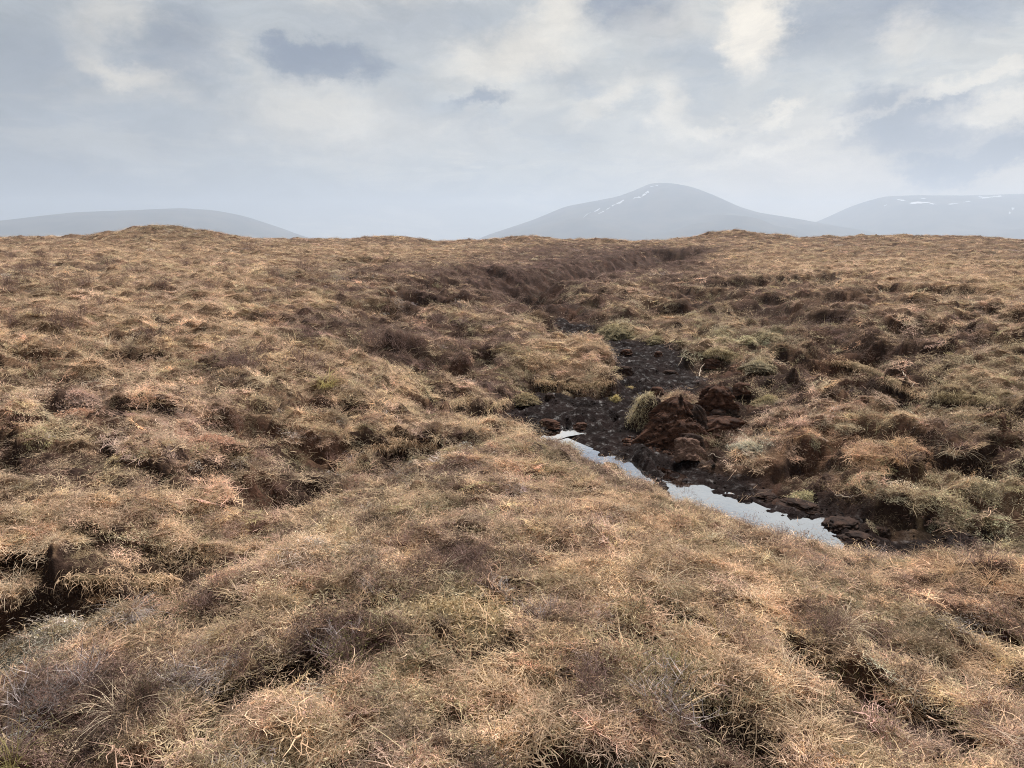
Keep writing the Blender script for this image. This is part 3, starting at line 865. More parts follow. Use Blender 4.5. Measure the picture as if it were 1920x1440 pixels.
# ------------------------------------------------------------------ plant materials
def plant_mat(name, inst=True, tint=(.4, .3, .17), tint2=None, transl=0.25):
    m = bpy.data.materials.new(name)
    m.use_nodes = True
    p = NT(m.node_tree)
    if inst:
        t = p.n('ShaderNodeAttribute', attribute_type='INSTANCER', attribute_name='tint').outputs['Color']
    else:
        rgb = p.n('ShaderNodeRGB')
        rgb.outputs[0].default_value = (*tint, 1)
        t = rgb.outputs[0]
    bv = p.n('ShaderNodeAttribute', attribute_name='bv').outputs['Fac']
    k = p.remap(bv, 0, 1, 0.34, 1.72, False)
    c = p.vec('MULTIPLY', t, p.comb(k, k, k))
    if tint2 is not None:
        part = p.n('ShaderNodeAttribute', attribute_name='part').outputs['Fac']
        c = p.mix(part, c, p.vec('MULTIPLY', p.comb(*tint2), p.comb(k, k, k)))
    d = p.n('ShaderNodeBsdfDiffuse')
    p.put(d.inputs[0], c)
    o = p.n('ShaderNodeOutputMaterial')
    if transl > 0:
        tr = p.n('ShaderNodeBsdfTranslucent')
        p.put(tr.inputs[0], c)
        mxs = p.n('ShaderNodeMixShader')
        mxs.inputs[0].default_value = transl
        p.t.links.new(d.outputs[0], mxs.inputs[1])
        p.t.links.new(tr.outputs[0], mxs.inputs[2])
        p.t.links.new(mxs.outputs[0], o.inputs[0])
    else:
        p.t.links.new(d.outputs[0], o.inputs[0])
    return m


# ------------------------------------------------------------------ plant shapes (arrays)
def ribbons(rng, n, rad, L, w_, up, curl, segs=4, droop=0.0, wob=0.25):
    """n curved blades: returns verts, quads, per-vertex brightness"""
    a0 = rng.uniform(0, 2 * np.pi, n)
    rr = rad * np.sqrt(rng.uniform(0, 1, n))
    p = np.stack([rr * np.cos(a0), rr * np.sin(a0), np.zeros(n)], 1)
    az_ = a0 * 0.35 + rng.uniform(0, 2 * np.pi, n)
    elv = rng.uniform(up[0], up[1], n)
    ln = rng.uniform(L[0], L[1], n)
    cu = rng.uniform(curl[0], curl[1], n)
    bvv = np.clip(rng.normal(0.48, 0.26, n), 0, 1.15)
    ww = rng.uniform(w_[0], w_[1], n)
    V, B = [], []
    for s in range(segs + 1):
        t = s / segs
        sidev = np.stack([-np.sin(az_), np.cos(az_), np.zeros(n)], 1)
        wd = (ww * (1 - 0.85 * t ** 1.5))[:, None]
        V.append(np.stack([p - sidev * wd, p + sidev * wd], 1))
        B.append(np.repeat(bvv[:, None], 2, 1))
        step = (ln / segs)[:, None]
        p = p + step * np.stack([np.cos(az_) * np.cos(elv), np.sin(az_) * np.cos(elv), np.sin(elv)], 1)
        p[:, 2] = np.maximum(p[:, 2], 0.004 - droop)
        elv = elv - cu / segs
        az_ = az_ + rng.normal(0, wob, n)
    V = np.stack(V, 1)
    B = np.stack(B, 1)
    base = (np.arange(n) * (segs + 1) * 2)[:, None]
    k = (np.arange(segs) * 2)[None]
    F_ = np.stack([base + k, base + k + 1, base + k + 3, base + k + 2], -1).reshape(-1, 4)
    return V.reshape(-1, 3), F_, B.ravel()


def bits(rng, n, pos_, size, upv=0.6):
    """small leaf-like quads at given points"""
    d = rng.normal(0, 1, (n, 3))
    d[:, 2] = np.abs(d[:, 2]) * upv + 0.25
    d /= np.linalg.norm(d, axis=1, keepdims=True)
    s = np.cross(d, rng.normal(0, 1, (n, 3)))
    s /= np.linalg.norm(s, axis=1, keepdims=True) + 1e-9
    ln = rng.uniform(size[0], size[1], n)[:, None]
    wd = ln * rng.uniform(.07, .17, n)[:, None]
    V = np.stack([pos_, pos_ + d * ln * .5 + s * wd, pos_ + d * ln, pos_ + d * ln * .5 - s * wd], 1)
    F_ = np.arange(n * 4).reshape(n, 4)
    B = np.repeat(np.clip(rng.normal(.5, .22, n), 0, 1)[:, None], 4, 1)
    return V.reshape(-1, 3), F_, B.ravel()


def thin(rng, P):
    n = len(P)
    V_, F_, B_ = ribbons(rng, n, .001, (.008, .04), (.0006, .0012), (-.3, .7), (-.3, 1.2), 2, droop=.1)
    return (V_.reshape(n, -1, 3) + P[:, None]).reshape(-1, 3), F_, B_


def joinp(*parts):
    V, F_, B, P = [], [], [], []
    o = 0
    for (v_, f_, b_, pt) in parts:
        V.append(v_)
        F_.append(f_ + o)
        B.append(b_)
        P.append(np.full(len(v_), float(pt)))
        o += len(v_)
    return np.vstack(V), np.vstack(F_), np.concatenate(B), np.concatenate(P)


def twigs(rng, n, H, spread, rad, w_=(.0012, .002), side=3, segs=4):
    V, F_, B = ribbons(rng, n, rad, (H * .7, H * 1.15), w_, (1.5 - spread, 1.5), (-.2, .6), segs, wob=.3)
    nodes = V.reshape(n, segs + 1, 2, 3).mean(2)
    parts = [(V, F_, B, 0)]
    tips = [nodes[:, 2:].reshape(-1, 3)]
    for s in range(side):
        k = rng.integers(1, segs, n)
        st = nodes[np.arange(n), k]
        v2, f2, b2 = ribbons(rng, n, 0.0001, (H * .25, H * .5), (w_[0] * .7, w_[1] * .7), (.5, 1.4), (-.4, .4), 2, wob=.4)
        v2 = (v2.reshape(n, -1, 3) + st[:, None]).reshape(-1, 3)
        parts.append((v2, f2, b2, 0))
        tips.append(v2.reshape(n, 3, 2, 3).mean(2)[:, 1:].reshape(-1, 3))
    return parts, np.vstack(tips)


def proto(name, V, F_, B, P, mat):
    o = mesh_np(name, V, F_, [mat], link=False)
    fattr(o, 'bv', B)
    fattr(o, 'part', P)
    return o


def dome(rng, n, rad, h):
    a, r = rng.uniform(0, 2 * np.pi, n), np.sqrt(rng.uniform(0, 1, n))
    z = h * (1 - r ** 2) * rng.uniform(.45, 1, n)
    return np.stack([r * rad * np.cos(a), r * rad * np.sin(a), z], 1)


M_grass = plant_mat('dead_grass_blades', transl=0.42)
M_moss = plant_mat('moss_leaves', transl=0.25)
M_heath = plant_mat('heather_twigs', tint2=(.085, .070, .040), transl=0.1)
M_lich = plant_mat('lichen_lobes', transl=0.1)

rg = np.random.default_rng(5)
GRASS, MOSS, HEATH, LICH, STRAW = [], [], [], [], []
for i in range(5):                                       # loose tufts, arching
    GRASS.append(proto('tuft', *joinp((*ribbons(rg, 26, .06, (.05, .14), (.0010, .0019), (.05, 1.0), (.8, 2.8), 5), 0),
                                      (*ribbons(rg, 50, .09, (.03, .10), (.0011, .0021), (-.05, .6), (-.1, 1.2), 3, wob=.5), 0)), M_grass))
for i in range(5):                                       # flattened, matted thatch
    GRASS.append(proto('thatch', *joinp((*ribbons(rg, 100, .09, (.03, .11), (.0011, .0023), (-.10, .5), (-.3, 1.4), 3, wob=.55), 0)), M_grass))
for i in range(5):
    MOSS.append(proto('moss_cushion', *joinp((*bits(rg, 330, dome(rg, 330, .095, .03), (.008, .026)), 0),
                                             (*ribbons(rg, 16, .09, (.04, .10), (.0010, .0017), (.0, .8), (.2, 1.5), 3), 0)), M_moss))
for i in range(5):
    parts, tips = twigs(rg, 18, .11, 1.1, .06)
    sel = rg.integers(0, len(tips), 200)
    v_, f_, b_ = bits(rg, 200, tips[sel] + rg.normal(0, .008, (200, 3)), (.006, .015), .9)
    HEATH.append(proto('heather_clump', *joinp(*parts, (v_, f_, b_, 1 if i % 2 else 0)), M_heath))
for i in range(3):
    parts, tips = twigs(rg, 20, .11, 1.2, .07, side=4)
    HEATH.append(proto('bare_twigs', *joinp(*parts), M_heath))
for i in range(3):
    LICH.append(proto('lichen_tuft', *joinp((*bits(rg, 150, dome(rg, 150, .06, .03), (.006, .016), .3), 0)), M_lich))
for i in range(4):
    STRAW.append(proto('loose_stalk', *joinp((*ribbons(rg, 9, .12, (.05, .18), (.0009, .0018), (-.02, .15), (-.2, .5), 4, wob=.35), 0)), M_grass))


def scatter(n, rmin, rmax, rho0, r_knee, pw):
    """points per square metre fall with distance; returns x, y, r"""
    rr = np.exp(np.linspace(math.log(rmin), math.log(rmax), 600))
    dens = rho0 * np.minimum(1, (rr / r_knee) ** -pw) * rr
    c = np.concatenate([[0], np.cumsum((dens[1:] + dens[:-1]) / 2 * np.diff(rr))])
    tot = int(c[-1] * 2 * R(45) * n)
    r = np.interp(RNG.uniform(0, c[-1], tot), c, rr)
    th = RNG.uniform(-R(45), R(45), tot)
    return np.sin(th) * r, np.cos(th) * r, r


def cover(name, protos, mat, x, y, scl, tint, flat=0.5, sink=0.0, pick=None):
    n = len(x)
    z = ground_z(x, y)
    nn = ground_n(x, y)
    up = nn * flat + np.array([0, 0, 1.0]) * (1 - flat)
    up += RNG.normal(0, .13, (n, 3))
    up /= np.linalg.norm(up, axis=1, keepdims=True)
    yaw = RNG.uniform(0, 2 * np.pi, n)
    t = np.stack([np.cos(yaw), np.sin(yaw), np.zeros(n)], 1)
    t -= up * (t * up).sum(1, keepdims=True)
    t /= np.linalg.norm(t, axis=1, keepdims=True)
    b = np.cross(up, t)
    # columns t, b, up -> XYZ euler
    ry = -np.arcsin(np.clip(t[:, 2], -1, 1))
    rx = np.arctan2(b[:, 2], up[:, 2])
    rz = np.arctan2(t[:, 1], t[:, 0])
    m = bpy.data.meshes.new(name)
    m.vertices.add(n)
    m.vertices.foreach_set('co', np.stack([x, y, z - sink * scl], 1).astype(np.float32).ravel())
    o = bpy.data.objects.new(name, m)
    COL.objects.link(o)
    fattr(o, 'rot', np.stack([rx, ry, rz], 1), 'FLOAT_VECTOR')
    fattr(o, 'scl', np.stack([scl, scl, np.minimum(scl, 0.95) * RNG.uniform(.40, .85, n)], 1), 'FLOAT_VECTOR')
    fattr(o, 'tint', np.concatenate([tint, np.ones((n, 1))], 1), 'FLOAT_COLOR')
    iattr(o, 'pick', pick if pick is not None else RNG.integers(0, len(protos), n))
    c = bpy.data.collections.new(name + '_shapes')
    for i, p in enumerate(protos):
        p.name = '%s_%02d' % (name, i)
        c.objects.link(p)
    gt = bpy.data.node_groups.new(name, 'GeometryNodeTree')
    gt.interface.new_socket('Geometry', in_out='INPUT', socket_type='NodeSocketGeometry')
    gt.interface.new_socket('Geometry', in_out='OUTPUT', socket_type='NodeSocketGeometry')
    N = gt.nodes
    gi, gout = N.new('NodeGroupInput'), N.new('NodeGroupOutput')
    ci = N.new('GeometryNodeCollectionInfo')
    ci.inputs['Collection'].default_value = c
    ci.inputs['Separate Children'].default_value = True
    ci.inputs['Reset Children'].default_value = True
    iop = N.new('GeometryNodeInstanceOnPoints')

    def na(nm, ty):
        a = N.new('GeometryNodeInputNamedAttribute')
        a.data_type = ty
        a.inputs['Name'].default_value = nm
        return [s for s in a.outputs if s.enabled and s.name == 'Attribute'][0]
    e2r = N.new('FunctionNodeEulerToRotation')
    L = gt.links
    L.new(na('rot', 'FLOAT_VECTOR'), e2r.inputs[0])
    m2p = N.new('GeometryNodeMeshToPoints')
    L.new(gi.outputs[0], m2p.inputs[0])
    L.new(m2p.outputs[0], iop.inputs['Points'])
    L.new(ci.outputs[0], iop.inputs['Instance'])
    iop.inputs['Pick Instance'].default_value = True
    L.new(na('pick', 'INT'), iop.inputs['Instance Index'])
    L.new(e2r.outputs[0], iop.inputs['Rotation'])
    L.new(na('scl', 'FLOAT_VECTOR'), iop.inputs['Scale'])
    L.new(iop.outputs[0], gout.inputs[0])
    md = o.modifiers.new('cover', 'NODES')
    md.node_group = gt
    tag(o, kind='stuff')
    return o


def size_at(r):
    return np.clip(r / 4.5, 1, None) ** 0.55


def tinted(cidx, n, x, y, sat=1.0):
    t = TINT[cidx].copy()
    t *= (1 + 0.38 * fbm(x * 3.1, y * 3.1, 120, 3))[:, None].clip(.55, 1.6)
    t *= RNG.normal(1, .16, n)[:, None].clip(.5, 1.6)
    t *= 1 + RNG.normal(0, .04, (n, 3))
    return t


def choose(x, y):
    A = cover_fields(x, y)
    c = A.cumsum(1)
    u = RNG.uniform(0, 1, len(x))[:, None]
    return (u > c).sum(1).clip(0, len(CLS) - 1)


def layer(names, rho0, knee, pw, n=1.0, rmin=1.2, rmax=150, bare_keep=0.03):
    x, y, r = scatter(n, rmin, rmax, rho0, knee, pw)
    k = choose(x, y)
    b = gsample(GB, x, y)
    keep = RNG.uniform(0, 1, len(x)) > b * (1 - bare_keep) * 1.08
    ids = [CLS.index(c) for c in names]
    keep &= np.isin(k, ids)
    keep &= ground_z(x, y) > WATER_Z + 0.02
    return x[keep], y[keep], r[keep], k[keep]


# dead grass
x, y, r, k = layer(['straw', 'orange', 'pink'], 500, 3.6, 1.62, 1.0)
sc = size_at(r) * RNG.uniform(.65, 1.25, len(x))
pk = np.where(RNG.uniform(0, 1, len(x)) < np.where(k == 2, .06, .18), RNG.integers(0, 5, len(x)), RNG.integers(5, 10, len(x)))
cover('dead_grass', GRASS, M_grass, x, y, sc, tinted(k, len(x), x, y), .65, .01, pk)
n_g = len(x)
# moss
x, y, r, k = layer(['moss', 'lime'], 800, 3.6, 1.62, 1.0, bare_keep=.05)
cover('moss', MOSS, M_moss, x, y, size_at(r) * RNG.uniform(.6, 1.2, len(x)), tinted(k, len(x), x, y), .8, .012)
n_m = len(x)
# heather
x, y, r, k = layer(['heather', 'grey', 'green'], 480, 3.6, 1.62, 1.0)
pk = np.where(k == CLS.index('grey'), RNG.integers(5, 8, len(x)), RNG.integers(0, 5, len(x)))
cover('low_heather', HEATH, M_heath, x, y, size_at(r) * RNG.uniform(.5, 1.05, len(x)), tinted(k, len(x), x, y), .4, .012, pk)
n_h = len(x)
# lichen
x, y, r, k = layer(['lichen'], 1500, 3.6, 1.62, 1.0)
cover('lichen', LICH, M_lich, x, y, size_at(r) * RNG.uniform(.6, 1.3, len(x)), tinted(k, len(x), x, y), .8, .0)
# crumbs of broken stalk and leaf over everything
CRUMBL = []
for i in range(5):
    pp = np.concatenate([RNG.normal(0, .05, (150, 2)), np.abs(RNG.normal(.010, .010, (150, 1)))], 1)
    CRUMBL.append(proto('litter', *joinp((*thin(rg, pp), 0)), M_grass))
x, y, r = scatter(1.0, 1.2, 130, 420, 3.6, 1.62)
kp = (ground_z(x, y) > WATER_Z + .02) & (RNG.uniform(0, 1, len(x)) > .62 * gsample(GB, x, y) + .5 * gsample(GW, x, y))
x, y, r = x[kp], y[kp], r[kp]
kk = choose(x, y)
tn = tinted(kk, len(x), x, y) * np.where(RNG.uniform(0, 1, len(x)) < .4, .4, 1.05)[:, None]
cover('plant_litter', CRUMBL, M_grass, x, y, size_at(r) * RNG.uniform(.7, 1.3, len(x)), tn, .8, -.012)
# loose dead stalks lying everywhere, over bare peat too
x, y, r = scatter(1.0, 1.2, 40, 70, 3.6, 1.6)
kp = (ground_z(x, y) > WATER_Z + .02) & (RNG.uniform(0, 1, len(x)) > .55 * gsample(GB, x, y) + .4 * gsample(GW, x, y))
x, y, r = x[kp], y[kp], r[kp]
cover('dead_stalks', STRAW, M_grass, x, y, size_at(r) * RNG.uniform(.7, 1.2, len(x)), tinted(np.zeros(len(x), int), len(x), x, y), .8, -.012)

# black crumbs of peat on the gully floor and in the cuts
def lump(seed, w_, d_, h_, nt=28, nz=16, ridges=0, rough=.16, top=.25, lean=(0, 0), shape=1.0, sharp=1.0):
    """closed lump standing on z=0: base radii w_, d_, height h_"""
    th = np.linspace(0, 2 * np.pi, nt, endpoint=False)
    t = np.linspace(0, 1, nz)
    T, H = np.meshgrid(th, t)
    pr = (1 - (1 - top) * H ** shape) * np.where(H > .85, np.sqrt(np.clip(1 - ((H - .85) / .15) ** 2, 0, 1)), 1) ** sharp
    nx_, ny_ = np.cos(T) * 1.4, np.sin(T) * 1.4
    nz_ = fbm(nx_ + seed * 3.7, ny_ + H * 2.0, seed, 4) * rough * .8 + rough * .8 * fbm(nx_ * 3 + seed, ny_ * 3 + H * 5, seed + 3, 4)
    if ridges:
        nz_ = nz_ + .16 * np.abs(np.sin(T * ridges + 2.2 * H + 2 * perlin(H * 4, T, seed))) * sstep(.15, .6, H) - .05
    pr = np.maximum(pr * (1 + nz_), 0)
    Xx = w_ * pr * np.cos(T) + lean[0] * H ** 1.3
    Yy = d_ * pr * np.sin(T) + lean[1] * H ** 1.3
    Zz = h_ * (H + .10 * rough * fbm(nx_ * 2, ny_ * 2 + seed, seed + 9, 2)) - .06 * h_
    i = np.arange(nt * nz).reshape(nz, nt)
    n_ = np.roll(i, -1, 1)
    F_ = np.stack([i[:-1], n_[:-1], n_[1:], i[1:]], -1).reshape(-1, 4)
    return np.stack([Xx, Yy, Zz], -1).reshape(-1, 3), F_


def peat_mat(name, c1, c2, rough=.9, strat=1.0):
    m = bpy.data.materials.new(name)
    m.use_nodes = True
    p = NT(m.node_tree)
    co = p.n('ShaderNodeTexCoord').outputs['Object']
    st = p.vec('MULTIPLY', co, (6.0, 6.0, 22.0 * strat))
    a_ = p.noise(st, 1.0, 7.0, 0.68, .6)
    b_ = p.noise(co, 55.0, 5.0, 0.7)
    k = p.remap(b_, .3, .7, .6, 1.5, False)
    c = p.vec('MULTIPLY', p.mix(p.remap(a_, .36, .64), c1, c2), p.comb(k, k, k))
    bu = p.n('ShaderNodeBump')
    bu.inputs['Strength'].default_value = 0.9
    bu.inputs['Distance'].default_value = 0.025
    p.put(bu.inputs['Height'], p.math('ADD', a_, p.math('MULTIPLY', b_, .6)))
    q_ = p.n('ShaderNodeBsdfPrincipled')
    p.put(q_.inputs['Base Color'], c)
    q_.inputs['Roughness'].default_value = rough
    q_.inputs['Specular IOR Level'].default_value = .15
    p.put(q_.inputs['Normal'], bu.outputs[0])
    o_ = p.n('ShaderNodeOutputMaterial')
    p.t.links.new(q_.outputs[0], o_.inputs[0])
    return m


M_peat = peat_mat('red_brown_peat', (.036, .019, .014), (.110, .054, .035))
M_peat_dark = peat_mat('dark_peat', (.022, .014, .012), (.060, .034, .025))
M_peat_pale = peat_mat('dry_peat', (.110, .066, .050), (.190, .120, .092))
M_crumb = peat_mat('peat_crumbs', (.009, .006, .006), (.026, .016, .013))
CRUMB = []
for i in range(6):
    v_, f_ = lump(40 + i, .5, .42, .55, 9, 6, 0, .5, .35)
    CRUMB.append(mesh_np('crumb', v_, f_, [M_crumb], link=False))
x, y, r = scatter(1.0, 5.0, 26, 260, 9.0, 1.2)
kp = (gsample(GW, x, y) > .45) & (ground_z(x, y) > WATER_Z - .015)
x, y, r = x[kp], y[kp], r[kp]
cover('peat_crumbs', CRUMB, M_crumb, x, y, .012 + .05 * RNG.uniform(0, 1, len(x)) ** 4 + .02 * RNG.uniform(0, 1, len(x)), np.ones((len(x), 3)) * .03, .7, .2)


# ------------------------------------------------------------------ single things on the moor
def own_mat(name, transl=.3):
    """plant material that takes its colour from the object"""
    m = plant_mat(name, True, transl=transl)
    nt = m.node_tree
    a_ = [n for n in nt.nodes if n.bl_idname == 'ShaderNodeAttribute' and n.attribute_name == 'tint'][0]
    oi = nt.nodes.new('ShaderNodeObjectInfo')
    for l in list(a_.outputs['Color'].links):
        nt.links.new(oi.outputs['Color'], l.to_socket)
    nt.nodes.remove(a_)
    return m


M_tuss = own_mat('tussock_blades', .42)
M_bush = own_mat('bush_twigs', .1)
M_leaf = own_mat('bush_leaves', .2)
M_mossy = own_mat('hummock_moss', .2)


def empty(name, loc, rz=0.0):
    o = bpy.data.objects.new(name, None)
    o.empty_display_size = .1
    o.location = loc
    o.rotation_euler = (0, 0, rz)
    COL.objects.link(o)
    return o


def base_at(px, py, sink=.02):
    p = hits([(px, py)])[0]
    return Vector((p[0], p[1], float(ground_z(p[0], p[1])) - sink))


def part(name, V, F_, mat, parent, color=None, bvs=None, smooth=False):
    o = mesh_np(name, V, F_, [mat], smooth=smooth, parent=parent)
    if bvs is not None:
        fattr(o, 'bv', bvs)
    if color is not None:
        o.color = (*color, 1)
    if name in ('grass', 'leaves', 'moss', 'hanging_grass', 'foliage'):
        o['kind'] = 'stuff'
    return o


STRAW_C, PALE_C, ORANGE_C, PINK_C = (.68, .50, .34), (.74, .62, .46), (.64, .45, .29), (.68, .49, .40)
GREEN_C, GREY_C, OLIVE_C = (.46, .41, .19), (.50, .44, .42), (.64, .50, .35)
MOSSG_C, LIME_C = (.50, .41, .26), (.62, .53, .34)
DARKH_C, PURP_C, GREYH_C = (.18, .125, .105), (.26, .18, .16), (.46, .40, .39)

# --- the torn stack of peat in the gully with what lies round it
rp = np.random.default_rng(77)


def lump_part(name, seed, dims, mat, parent, off=(0, 0, 0), rot=(0, 0, 0), **kw):
    v_, f_ = lump(seed, *dims, **kw)
    M = Euler(rot).to_matrix()
    v_ = v_ @ np.array(M).T + np.array(off)
    return part(name, v_, f_, mat, parent, smooth=True)


b0 = base_at(1272, 838)
mnd = empty('peat_stack', b0)
tag(mnd, 'slumped heap of torn red-brown peat beside the pool in the gully', 'peat stack')
lump_part('core', 3, (.56, .42, .70), M_peat, mnd, (.0, .22, 0), nt=110, nz=64, ridges=5, rough=.36, top=.26, shape=.75, lean=(.04, .14))
lump_part('apron', 5, (.62, .34, .42), M_peat, mnd, (.04, .04, 0), nt=90, nz=30, rough=.24, top=.30, shape=.8)
lump_part('apron', 6, (.34, .26, .50), M_peat, mnd, (-.28, .14, 0), nt=80, nz=30, rough=.26, top=.30, shape=.9, lean=(.1, .05))
lump_part('slump', 4, (.80, .46, .38), M_peat, mnd, (.66, .32, .02), nt=90, nz=30, rough=.32, top=.35, shape=.8)
lump_part('shoulder', 7, (.30, .26, .60), M_peat_dark, mnd, (.34, .26, 0), nt=80, nz=34, rough=.35, top=.32, ridges=3, lean=(-.08, .05))
for i, (ox, oy, hh, ww, lx) in enumerate([(.10, .12, .76, .06, -.03), (.18, .16, .70, .055, -.08), (.02, .10, .64, .055, -.02), (.27, .20, .60, .06, -.08), (-.13, .12, .52, .06, .06), (.34, .18, .46, .06, -.08)]):
    lump_part('fibre_rib', 20 + i, (ww, .08, hh), (M_peat_dark, M_peat, M_peat_pale)[i % 3], mnd, (ox, oy, 0), nt=20, nz=30, rough=.6, top=.3, lean=(lx, .16))

cr_v, cr_f, k0 = [], [], 0
for i in range(520):
    a_, q_ = rp.uniform(0, 2 * np.pi), rp.uniform(0, 1) ** .7
    hh = .62 * (1 - q_)
    if rp.uniform() < .35:
        hh, q_ = 0.0, 1 + rp.uniform(0, .5)
    sz = rp.uniform(.012, .05) * (1.2 if q_ > .5 else .8)
    v_, f_ = lump(100 + i, sz, sz * rp.uniform(.6, 1), sz * rp.uniform(.7, 1.3), 8, 5, 0, .6, .5)
    Mr = np.array(Euler((rp.uniform(-.8, .8), rp.uniform(-.8, .8), rp.uniform(0, 6))).to_matrix())
    rd = .12 + .42 * q_
    cr_v.append(v_ @ Mr.T + np.array([rd * 1.05 * math.cos(a_), .16 + rd * .8 * math.sin(a_), hh * .86]))
    cr_f.append(f_ + k0)
    k0 += len(v_)
o_ = part('crumbs', np.vstack(cr_v), np.vstack(cr_f), M_peat, mnd)
o_['kind'] = 'stuff'
pil = empty('peat_pillar', base_at(1342, 772))
tag(pil, 'ragged stump of peat behind the slumped red-brown heap', 'peat stack')
lump_part('core', 8, (.30, .22, .44), M_peat, pil, nt=60, nz=36, ridges=4, rough=.5, top=.50, lean=(.02, .06))
lump_part('torn_edge', 9, (.10, .09, .50), M_peat_pale, pil, (.10, .02, 0), nt=24, nz=24, rough=.35, top=.2, lean=(-.03, .03))
lump_part('torn_edge', 10, (.09, .08, .40), M_peat_dark, pil, (-.13, -.02, 0), nt=24, nz=24, rough=.35, top=.25, lean=(.04, .03))

# grass-topped turf leaning on the cone
tcl = empty('turf_clump', base_at(1208, 806))
tag(tcl, 'pale grassy turf clump leaning against the foot of the slumped peat heap', 'turf clump')
lump_part('peat_base', 12, (.25, .22, .52), M_peat_dark, tcl, nt=36, nz=22, rough=.25, top=.55, lean=(.10, .05))
vv, ff = lump(13, .27, .24, .56, 36, 22, 0, .2, .55, (.10, .05))
sel = vv[(vv[:, 0] < .16)]
an = sel[rp.integers(0, len(sel), 1500)]
v_, f_, b_ = ribbons(rp, 1500, .001, (.05, .15), (.0016, .0030), (-.9, .9), (.4, 1.8), 3, droop=.4)
v_ = (v_.reshape(1500, -1, 3) * np.array([1.0, 1.0, .9]) + (an - np.array([0.02, 0, 0]))[:, None]).reshape(-1, 3)
part('grass', v_, f_, M_tuss, tcl, (.66, .56, .38), b_)
v_, f_, b_ = bits(rp, 1100, sel[rp.integers(0, len(sel), 1100)], (.02, .045))
part('moss', v_, f_, M_mossy, tcl, (.50, .45, .29), b_)

# fallen slab with a flat face
slb = empty('fallen_peat_slab', base_at(1292, 862))
tag(slb, 'fallen slab of peat with flat pinkish brown face at the edge of the pool', 'peat slab')
lump_part('slab', 15, (.20, .09, .33), M_peat_pale, slb, rot=(-.55, .1, .15), nt=60, nz=36, rough=.42, top=.62)
lump_part('turf_back', 16, (.20, .08, .34), M_peat_dark, slb, (.05, .12, .02), rot=(-.45, .25, .15), nt=36, nz=18, rough=.3, top=.7)

CLODS = [
    (1255, 703, .20, .10, 'dark', 'smooth dark peat clod lying on the wet floor behind the peat heap'),
    (1172, 703, .20, .16, 'dark', 'dark brown peat clod under the grassy bank tip at the bend of the gully'),
    (1365, 752, .20, .24, 'dark', 'dark peat block right of the stump, upright'),
    (1392, 742, .22, .16, 'red', 'reddish peat block on the bare slope above the rubble'),
    (1345, 790, .17, .17, 'dark', 'rounded dark peat block in front of the ragged stump'),
    (1368, 785, .15, .13, 'dark', 'small dark peat block between the stump and the grass'),
    (1232, 742, .16, .16, 'red', 'red-brown peat lump wedged between turf clump and peat heap'),
    (1228, 832, .13, .10, 'red', 'small red-brown peat lump at the front foot of the turf clump'),
    (1208, 806, .06, .10, 'pale', 'small pale brown peat chip against the foot of the turf clump'),
    (1175, 662, .16, .10, 'red', 'red-brown peat clod far up the gully floor'),
    (1234, 668, .15, .12, 'red', 'red-brown peat clod under the far mossy bank'),
    (1028, 800, .22, .10, 'red', 'low brown peat clod beside the small puddle'),
    (1090, 800, .14, .08, 'red', 'flat brown peat clod at the end of the small puddle'),
    (1030, 745, .12, .08, 'dark', 'dark peat clod at the inner edge of the left bank'),
    (1123, 876, .035, .05, 'dark', 'tiny black clod standing in the bright water'),
    (1610, 1012, .18, .06, 'dark', 'wet black peat block at the near end of the pool'),
    (1580, 985, .24, .07, 'dark', 'wide wet peat block under the far bank at the near end of the pool'),
    (1650, 1000, .17, .08, 'dark', 'black peat block under the mossy bulge by the side channel'),
    (1505, 950, .26, .06, 'dark', 'dark peat block overhanging the far edge of the pool'),
    (1440, 930, .24, .05, 'dark', 'low wet peat block along the far edge of the pool'),
    (1335, 690, .30, .16, 'red', 'long reddish peat block under the mossy ledge')]
for i, (px, py, w_, h_, mt, lb) in enumerate(CLODS):
    v_, f_ = lump(60 + i, w_, w_ * rp.uniform(.6, .95), h_ * 1.15, 30, 18, 0, .30, .5)
    o = mesh_np('peat_clod', v_, f_, [dict(dark=M_peat_dark, red=M_peat, pale=M_peat_pale)[mt]], smooth=True)
    o.location = base_at(px, py)
    o.rotation_euler = (0, 0, rp.uniform(0, 6))
    tag(o, lb, 'peat clod', 'loose peat clods in the gully')


